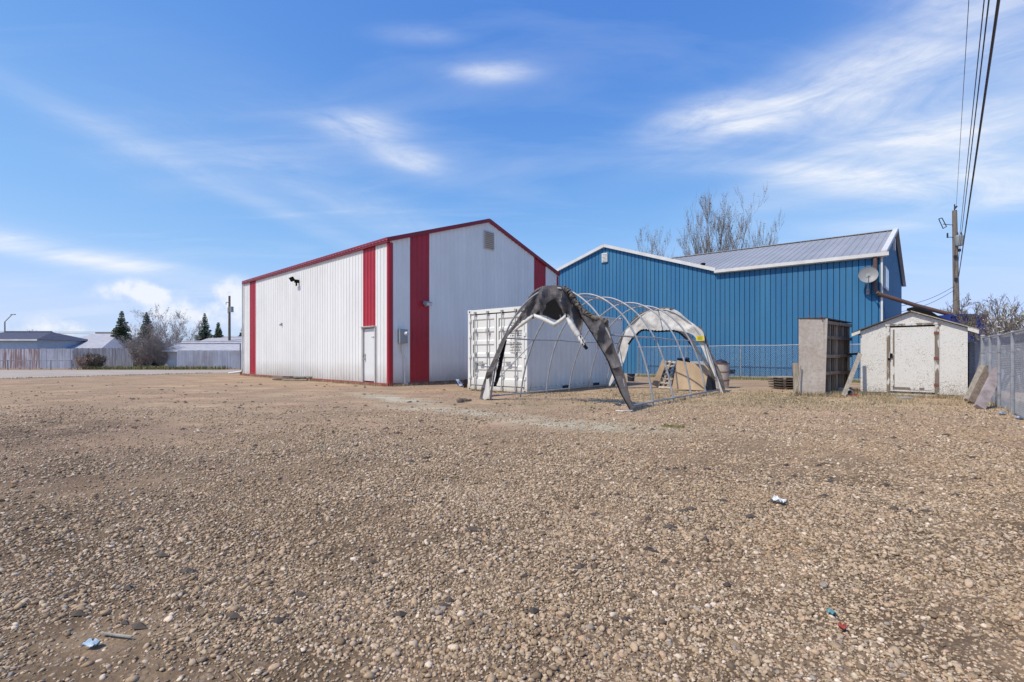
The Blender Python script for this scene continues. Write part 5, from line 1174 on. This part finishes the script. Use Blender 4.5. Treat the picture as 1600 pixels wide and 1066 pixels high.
house(-70, 58, 577, 530.5, 519, 45, 6, M['pale_blue_wall'], M['shingle_blue'], 'pale blue garage with dark blue shingle roof at the far left', 'hip', 1.8)
house(62, 156, 577, 546, 521, 48, 9, M['white_wall'], M['shingle_pale'], 'low house with pale hipped roof behind the brush', 'hip', 2.0)
house(120, 200, 577, 545, 528, 60, 8, M['white_wall'], M['shingle_pale'], 'pale roofed house between the hipped roof and the spruce', 'gable')
house(262, 400, 577, 547.5, 534, 44, 5, M['white_wall'], M['shingle_pale'], 'long low white shed with pale roof behind the grey board fence', 'gable', name='long_shed')
house(300, 420, 577, 539, 527, 56, 8, M['white_wall'], M['shingle_pale'], 'house with pale roof behind the long white shed', 'gable')
# right side, seen over and through the fence
house(1500, 1720, 600, 520, 500, 27, 7, M['pale_blue_wall'], M['shingle_pale'], 'pale blue house beyond the right fence behind the shrubs', 'gable')
board_fence(1534, 1700, 17.5, 1.35, M['fence_board'], 'blue grey board fence seen through the right chain link fence', D2=17.5)
# street light, left utility pole, far wires
c = V3(at(7.5, 0, 60)); sl_ = thing('street_light', 'bent arm street light above the dark blue roof at far left', 'street light', c)
q = MB(); zt = H + (HY - 503) / F * 60; q.tube([c, c + Z * zt], [.10, .07], 8); obj('mast', q, M['grey_box'], sl_); q = MB(); q.tube([c + Z * zt, c + Z * (zt + .9) + Vector((.9, 0, 0))], .05, 6); obj('arm', q, M['grey_box'], sl_); q = MB(); q.box(c + Z * (zt + .92) + Vector((1.05, 0, 0)), (.5, .2, .1)); obj('lamp_head', q, M['grey_box'], sl_)
c = V3(at(358.5, 0, 58)); up_ = thing('utility_pole', 'distant utility pole with transformer left of the white building', 'utility pole', c); q = MB(); zt = H + (HY - 462.5) / F * 58; q.tube([c, c + Z * zt], [.17, .12], 8); obj('pole_shaft', q, M['bark_dark'], up_)
q = MB(); z_ = H + (HY - 484) / F * 58; q.tube([c + Vector((.32, -.1, z_ - .3)), c + Vector((.32, -.1, z_ + .35))], .22, 10); obj('transformer', q, M['grey_box'], up_); q = MB(); z_ = H + (HY - 473) / F * 58; q.tube([c + Z * z_, c + Vector((-.4, 0, z_ + .05)), c + Vector((-.42, 0, z_ - .25))], .04, 6); q.tube([c + Vector((-.2, 0, z_ - .6)), c + Vector((-.2, 0, z_ - 1.3))], .025, 6); obj('bracket', q, M['dark_pot'], up_)
for i, (y0, y1, D) in enumerate(((519.5, 522.5, 66), (518, 519, 70))):
    q = MB(); q.tube([at(-80, y0, D), at(60, y0 + 1, D), at(180, y1, D)], .03, 5); tag(obj('distant_wire', q, M['fence_dark']), ['lower distant wire above the house roofs at left', 'upper distant wire above the house roofs at left'][i], 'wire', 'distant wires above the house roofs')

# far hazy tree belt closing the view
rng = random.Random(5); q = MB()
for i in range(5200):
    a = rng.uniform(-1.15, 1.15); D = rng.uniform(150, 230); x = math.tan(a) * D if abs(a) < 1.4 else 0; hh_ = (2.2 + 1.6 * mnoise.noise((x * .03, 0, 0))) * rng.random() ** .6; s_ = rng.uniform(.4, 1.2)
    c = Vector((x, D, hh_)); d1 = Vector((rng.gauss(0, 1), rng.gauss(0, 1), rng.gauss(0, 1))).normalized(); d2 = d1.orthogonal().normalized(); q.add([c + d1 * s_, c + d2 * s_, c - d1 * s_, c - d2 * s_], [(0, 1, 2, 3)])
kind(obj('tree_belt', q, M['bark_dark'], recalc=False), 'stuff')

rng = random.Random(99); q = MB()
for i in range(1100):
    yy = 2.0 + 18 * rng.random() ** 1.3; xx = rng.uniform(-1.15, 1.0) * yy
    if mnoise.noise((xx * .35, yy * .6, 2.0)) < -.02: continue
    s_ = rng.uniform(.006, .022) * (1 + yy * .06); c = Vector((xx, yy, float(gh(xx, yy)) + s_ * .3)); st = rng.uniform(1, 2.6); a = rng.uniform(-.6, .6); X_ = Vector((math.cos(a), math.sin(a), 0)); Y_ = Vector((-X_.y, X_.x, 0))
    q.add([c + X_ * s_ * st, c + Y_ * s_ * .9, c - X_ * s_ * st * .9, c - Y_ * s_, c + Z * s_ * .8 + X_ * s_ * .2], [(0, 1, 4), (1, 2, 4), (2, 3, 4), (3, 0, 4)])
kind(obj('soil_clods', q, M['dark_wood'], recalc=False), 'stuff')

# =================================================================== LITTER ON THE GROUND
M['shard'] = mat('shard', (0.50, 0.60, 0.68), (0.30, 0.42, 0.52), scale=40, rough=0.4)
def flat_rag(px, py, w, l, m, name, label, cat, h=.02, seed=1, ang=0.0, shape=None):
    c = gnd(px, py); c.z = float(gh(c.x, c.y)) + .012; q = MB(); rows = []; X = Vector((math.cos(ang), math.sin(ang), 0)); Y = Vector((-X.y, X.x, 0))
    for i in range(7):
        rows.append([c + X * ((i / 6 - .5) * w * (1 - .25 * abs(j / 5 - .5))) + Y * ((j / 5 - .5) * l * (1 + .3 * mnoise.noise((i, seed, 0)))) + Z * (h * (.5 + mnoise.noise((i * .7, j * .7, seed)))) for j in range(6)])
    q.grid(rows); q.grid([[p + Z * .002 for p in r_] for r_ in rows]); return tag(obj(name, q, m, smooth=True), label, cat)


flat_rag(1217, 786, .08, .10, M['paper'], 'paper_scrap', 'crumpled white paper scrap on the gravel right of centre', 'paper', h=.05, seed=3, ang=.3)
flat_rag(143, 998, .06, .035, M['shard'], 'plastic_shard', 'pale blue plastic shard on the gravel at bottom left', 'litter', h=.02, seed=5)
flat_rag(1299, 958, .03, .035, M['teal'], 'plastic_scrap', 'tiny teal plastic scrap on the gravel near the bottom right', 'litter', h=.02, seed=7)
flat_rag(1317, 983, .026, .026, M['gas_red'], 'plastic_scrap', 'tiny red plastic scrap on the gravel near the bottom right', 'litter', h=.02, seed=8)
q = MB(); c = gnd(157, 979); e = gnd(206, 989); c.z = e.z = .0; c.z += float(gh(c.x, c.y)) + .018; e.z += float(gh(e.x, e.y)) + .016; q.bar(c, e, .009, .005); tag(obj('wood_sliver', q, M['grey_wood']), 'thin pale wood sliver on the gravel at bottom left', 'wood sliver')
for i, (px, py, s_) in enumerate(((719, 629, .09), (727, 627.5, .07), (734, 627, .05))):
    c = gnd(px, py); q = MB(); rows = []
    for a in range(6):
        th = math.pi * a / 5; rows.append([c + Vector((math.sin(th) * math.cos(p_), math.sin(th) * math.sin(p_), math.cos(th) * .7 + .4)) * s_ * (1 + .4 * mnoise.noise((p_ * 1.7, th * 2, i * 3))) for p_ in [2 * math.pi * k / 9 for k in range(9)]])
    q.grid(rows, close=True); tag(obj('dark_clod', q, M['dark_wood']), ['largest dark clod left of the tarp foot', 'middle dark clod left of the tarp foot', 'smallest dark clod left of the tarp foot'][i], 'clod', 'dark clods left of the tarp foot')
random.seed(9)
for i in range(7):
    c = gnd(440 + i * 7, 594 + random.uniform(-1, 2)); a = random.uniform(-.5, .5); q = MB(); q.box(c + Z * (.05 + .06 * (i % 3)), (random.uniform(.6, 1.3), random.uniform(.15, .35), .05), (Vector((math.cos(a), math.sin(a), 0)), Vector((-math.sin(a), math.cos(a), 0)), Z))
    tag(obj('scrap_board', q, M['grey_wood'] if i % 2 else M['dark_wood']), ['leftmost scrap board of the low heap along the white wall', 'second scrap board from the left in the heap by the white wall', 'third scrap board from the left in the heap by the white wall', 'middle scrap board of the low heap along the white wall', 'third scrap board from the right in the heap by the white wall', 'second scrap board from the right in the heap by the white wall', 'rightmost scrap board of the low heap, nearest the door'][i], 'board', 'scrap boards lying by the long white wall')
for i in range(5):
    c = gnd(718 + i * 2.2, 604 + i * .8); d = Vector((random.uniform(-.5, .5), random.uniform(-.5, .5), random.uniform(.2, .8))).normalized(); q = MB(); q.bar(c + Z * .03, c + Z * .03 + d * random.uniform(.2, .38), .12, .015); tag(obj('plastic_strip', q, M['blue_white'] if i % 2 else M['dark_pot']), ['leftmost dark plastic strip beside the container post', 'pale blue plastic strip second from left beside the container post', 'middle dark plastic strip beside the container post', 'pale blue plastic strip second from right beside the container post', 'rightmost dark plastic strip touching the container post'][i], 'plastic strip', 'plastic strips heaped by the container')
q = MB(); c = gnd(1413, 624); q.box(c + Z * .03, (.3, .2, .05)); tag(obj('concrete_chunk', q, M['concrete']), 'flat pale concrete chunk on the ground before the shed door', 'concrete chunk')

# =================================================================== GRAVEL (instanced pebbles, uncountable)
def pebble_material():
    m = bpy.data.materials.new('pebbles'); m.use_nodes = True; nt = m.node_tree; N = nt.nodes; L = nt.links; b = N['Principled BSDF']; b.inputs['Roughness'].default_value = .85; b.inputs['Specular IOR Level'].default_value = .12
    oi = N.new('ShaderNodeObjectInfo'); r = N.new('ShaderNodeValToRGB'); L.new(oi.outputs['Random'], r.inputs[0]); e = r.color_ramp.elements; r.color_ramp.interpolation = 'LINEAR'
    e[0].position = 0; e[0].color = (.13, .105, .085, 1); e[1].position = 1; e[1].color = (.80, .72, .60, 1)
    for p, c in ((.10, (.22, .17, .115)), (.3, (.38, .30, .205)), (.45, (.50, .405, .28)), (.52, (.31, .295, .27)), (.56, (.52, .42, .29)), (.72, (.55, .40, .28)), (.80, (.62, .54, .41)), (.90, (.36, .26, .165)), (.95, (.72, .62, .48))): q = e.new(p); q.color = (*c, 1)
    g = N.new('ShaderNodeNewGeometry'); n = N.new('ShaderNodeTexNoise'); L.new(g.outputs['Position'], n.inputs[0]); n.inputs['Scale'].default_value = 160; n.inputs['Detail'].default_value = 4
    mr = N.new('ShaderNodeMapRange'); L.new(n.outputs['Fac'], mr.inputs[0]); mr.inputs[1].default_value = .3; mr.inputs[2].default_value = .7; mr.inputs[3].default_value = .70; mr.inputs[4].default_value = 1.05
    # dust: same drift of soil colour as the sheet below
    d = N.new('ShaderNodeTexNoise'); L.new(g.outputs['Position'], d.inputs[0]); d.inputs['Scale'].default_value = .8; d.inputs['Detail'].default_value = 6
    dm = N.new('ShaderNodeMapRange'); L.new(d.outputs['Fac'], dm.inputs[0]); dm.inputs[1].default_value = .42; dm.inputs[2].default_value = .68; dm.inputs[3].default_value = 0.05; dm.inputs[4].default_value = .45
    mx = N.new('ShaderNodeMixRGB'); L.new(dm.outputs[0], mx.inputs[0]); L.new(r.outputs[0], mx.inputs[1]); mx.inputs[2].default_value = (.40, .295, .185, 1)
    wm = N.new('ShaderNodeMixRGB'); wm.blend_type = 'MULTIPLY'; wm.inputs[0].default_value = 1; L.new(mx.outputs[0], wm.inputs[1]); wm.inputs[2].default_value = (1.06, .975, .915, 1)
    hs = N.new('ShaderNodeHueSaturation'); L.new(wm.outputs[0], hs.inputs['Color']); L.new(mr.outputs[0], hs.inputs['Value']); L.new(hs.outputs[0], b.inputs['Base Color'])
    return m


M['pebbles'] = pebble_material()
import bmesh
protos = bpy.data.collections.new('pebble_shapes')
for k in range(7):
    bm = bmesh.new(); bmesh.ops.create_icosphere(bm, subdivisions=1 if k > 3 else 2, radius=.5)
    for v in bm.verts:
        c = v.co.copy(); f = 1 + .42 * mnoise.noise(c * 1.7 + Vector((k * 7, 3, 1))) + .16 * mnoise.noise(c * 4.1 + Vector((1, k * 5, 2))); v.co = Vector((c.x * f * (1.05 + .12 * (k % 3)), c.y * f * .86, c.z * f * .58))
    me = bpy.data.meshes.new('pebble'); bm.to_mesh(me); bm.free(); me.polygons.foreach_set('use_smooth', [True] * len(me.polygons)); me.materials.append(M['pebbles'])
    protos.objects.link(bpy.data.objects.new('pebble_shape', me))
rs = np.random.RandomState(3)


def fbm2(x, y, s):
    out = np.zeros_like(x); a = 1.0
    for k in range(5):
        ph = rs2.rand(6) * 6.28; out += a * (np.sin(x * s * (1.0 + .13 * k) + ph[0] + 1.7 * np.sin(y * s * .7 + ph[1])) * np.sin(y * s * (1.1 - .09 * k) + ph[2] + 1.5 * np.sin(x * s * .6 + ph[3]))); a *= .6; s *= 1.9
    return out


rs2 = np.random.RandomState(8)
PX, PY, PS = [], [], []
for (d0, d1, dens, smed, sig) in ((0.8, 2.6, 11500, .0092, .45), (2.6, 4.2, 7200, .0112, .43), (4.2, 6.8, 3300, .0140, .40), (6.8, 10.5, 1200, .018, .38), (10.5, 15.0, 260, .022, .35)):
    wmax = 1.22 * d1 + 2.2; n_ = int((d1 - d0) * 2 * wmax * dens); x = rs.uniform(-wmax, wmax, n_); y = rs.uniform(d0, d1, n_); keep = np.abs(x) < 1.22 * y + 2.2; x, y = x[keep], y[keep]
    s_ = smed * np.exp(rs.normal(0, sig, len(x)))
    PX.append(x); PY.append(y); PS.append(s_)
x = np.concatenate(PX); y = np.concatenate(PY); s_ = np.concatenate(PS)
cl = fbm2(x, y, 1.1)
p_keep = np.clip(.80 + .42 * cl + .25 * fbm2(x, y, 3.7), .08, 1.0)
left = np.exp(-(((x + 6.0) / 2.6) ** 2 + ((y - 6.5) / 2.4) ** 2)); p_keep *= (1 - .75 * left) * (1 - .5 * np.exp(-(((x + 3.0) / 1.7) ** 2 + ((y - 3.3) / 1.3) ** 2)))                       # trodden soil at the left
p_keep *= np.where((x < 2.5) & (y > 6), np.clip(1.1 - (y - 6) / 5.0, .12, 1), 1)
p_keep *= np.where(y > 10, .7, 1)
keep = rs.rand(len(x)) < p_keep; x, y, s_ = x[keep], y[keep], s_[keep]
s_ *= np.where(rs.rand(len(s_)) < .008, 1.9, 1.0); s_ = np.clip(s_, .004, .040)
z = gh(x, y) + s_ * rs.uniform(-.02, .26, len(s_))
me = bpy.data.meshes.new('gravel'); me.vertices.add(len(x)); me.vertices.foreach_set('co', np.stack([x, y, z], 1).astype(np.float32).ravel())
at_ = me.attributes.new('siz', 'FLOAT', 'POINT'); at_.data.foreach_set('value', s_.astype(np.float32))
at_ = me.attributes.new('rot', 'FLOAT_VECTOR', 'POINT'); at_.data.foreach_set('vector', np.stack([rs.normal(0, .35, len(x)), rs.normal(0, .35, len(x)), rs.uniform(0, 6.28, len(x))], 1).astype(np.float32).ravel())
at_ = me.attributes.new('pick', 'INT', 'POINT'); at_.data.foreach_set('value', rs.randint(0, 7, len(x)).astype(np.int32))
go = bpy.data.objects.new('gravel', me); COL.objects.link(go); kind(go, 'stuff')
ng = bpy.data.node_groups.new('scatter_pebbles', 'GeometryNodeTree'); ng.interface.new_socket('Geometry', in_out='INPUT', socket_type='NodeSocketGeometry'); ng.interface.new_socket('Geometry', in_out='OUTPUT', socket_type='NodeSocketGeometry')
gi = ng.nodes.new('NodeGroupInput'); gout = ng.nodes.new('NodeGroupOutput'); iop = ng.nodes.new('GeometryNodeInstanceOnPoints'); ci = ng.nodes.new('GeometryNodeCollectionInfo'); ci.inputs['Collection'].default_value = protos; ci.inputs['Separate Children'].default_value = True; ci.inputs['Reset Children'].default_value = True


def named(nm, t):
    n_ = ng.nodes.new('GeometryNodeInputNamedAttribute'); n_.data_type = t; n_.inputs['Name'].default_value = nm; return [o_ for o_ in n_.outputs if o_.enabled][0]


ng.links.new(gi.outputs[0], iop.inputs['Points']); ng.links.new(ci.outputs[0], iop.inputs['Instance']); iop.inputs['Pick Instance'].default_value = True
ng.links.new(named('pick', 'INT'), iop.inputs['Instance Index']); ng.links.new(named('rot', 'FLOAT_VECTOR'), iop.inputs['Rotation']); ng.links.new(named('siz', 'FLOAT'), iop.inputs['Scale']); ng.links.new(iop.outputs[0], gout.inputs[0])
md = go.modifiers.new('scatter', 'NODES'); md.node_group = ng
print('pebbles', len(x), 'tris', sum(len(o.data.polygons) for o in bpy.data.objects if o.type == 'MESH'))

# =================================================================== DRY GRASS AND WEEDS
random.seed(12)


def field(cx, cy, sx, sy):
    def f():
        x_ = random.gauss(cx, sx); y_ = random.gauss(cy, sy)
        if y_ < 6.5: return None
        if mnoise.noise((x_ * .9, y_ * .9, 4.2)) + random.random() * .5 < .1: return None
        return x_, y_
    return f


kind(obj('dry_grass', blades(17000, field(7.6, 12.4, 2.8, 1.3), .03, .11, .006, 1.4), M['straw'], recalc=False), 'stuff')
kind(obj('dry_grass', blades(11000, field(3.2, 13.0, 2.8, 1.7), .015, .07, .006, 1.6), M['straw'], recalc=False), 'stuff')
kind(obj('dry_grass', blades(2600, along([S0 + SN * .12, S1 + SN * .12, Vector((11.2, 11.0, 0)), Vector((10.2, 9.3, 0)), Vector((9.3, 8.6, 0))], .16), .05, .22, .004, .8), M['straw'], recalc=False), 'stuff')
kind(obj('dry_grass', blades(1500, along([T0 - TN * -.15, T0 + TA * 2.6 + TN * .15], .12), .05, .2, .004, .8), M['straw'], recalc=False), 'stuff')
kind(obj('dry_grass', blades(900, along([T0 + SN * .05, e1 + SN * .05, V3(at(1238, 616, 13.5))], .07), .05, .2, .004, .7), M['straw'], recalc=False), 'stuff')
kind(obj('green_grass', blades(6500, along([fa + BN * .2, fb + BN * .2], .22), .05, .2, .005, .8), M['grass'], recalc=False), 'stuff')
kind(obj('dry_grass', blades(2600, along([fa + BN * .5, fb + BN * .5], .4), .03, .14, .005, 1.0), M['straw'], recalc=False), 'stuff')
kind(obj('weeds', blades(2200, along([(-36, 40.2), (-24, 40.4)], .55), .05, .42, .02, .9), M['grass'], recalc=False), 'stuff')
kind(obj('weeds', blades(2600, along([(-33, 9.4), (-25.2, 23.0), (-19.8, 31.4)], .2), .02, .10, .012, .9), M['straw'], recalc=False), 'stuff')
kind(obj('weeds', blades(2200, along([C0 + NA * .14, C0 + UA * LA + NA * .14], .10), .03, .15, .007, .9), M['straw'], recalc=False), 'stuff')
kind(obj('weeds', blades(1600, along([C0 + NG * .14, C0 + UG * 5.5 + NG * .14], .1), .03, .15, .007, .9), M['straw'], recalc=False), 'stuff')
kind(obj('green_grass', blades(450, along([gnd(1035, 666), gnd(1068, 669)], .07), .02, .05, .004, .9), M['grass'], recalc=False), 'stuff')
kind(obj('dry_grass', blades(1500, along([N0 + KDN * .1 + KD * CW, N0 + KDN * .1, N0 + KS * CL + KSN * .1], .12), .03, .13, .006, .9), M['straw'], recalc=False), 'stuff')
# loose straws lying on the foreground gravel
q = MB(); rng = random.Random(77)
for i in range(420):
    yy = 1.4 + 7 * rng.random() ** 1.2; xx = rng.uniform(-1.1, 1.1) * yy; a = rng.random() * 6.28; l = rng.uniform(.02, .09); z0 = float(gh(xx, yy)) + .014; p0 = Vector((xx, yy, z0)); d = Vector((math.cos(a), math.sin(a), rng.uniform(-.05, .12)))
    q.tube([p0, p0 + d * l * .5 + Z * .004, p0 + d * l + Vector((rng.gauss(0, .004), rng.gauss(0, .004), 0))], .0011, 3, cap=False)
kind(obj('loose_straw', q, M['straw'], recalc=False), 'stuff')
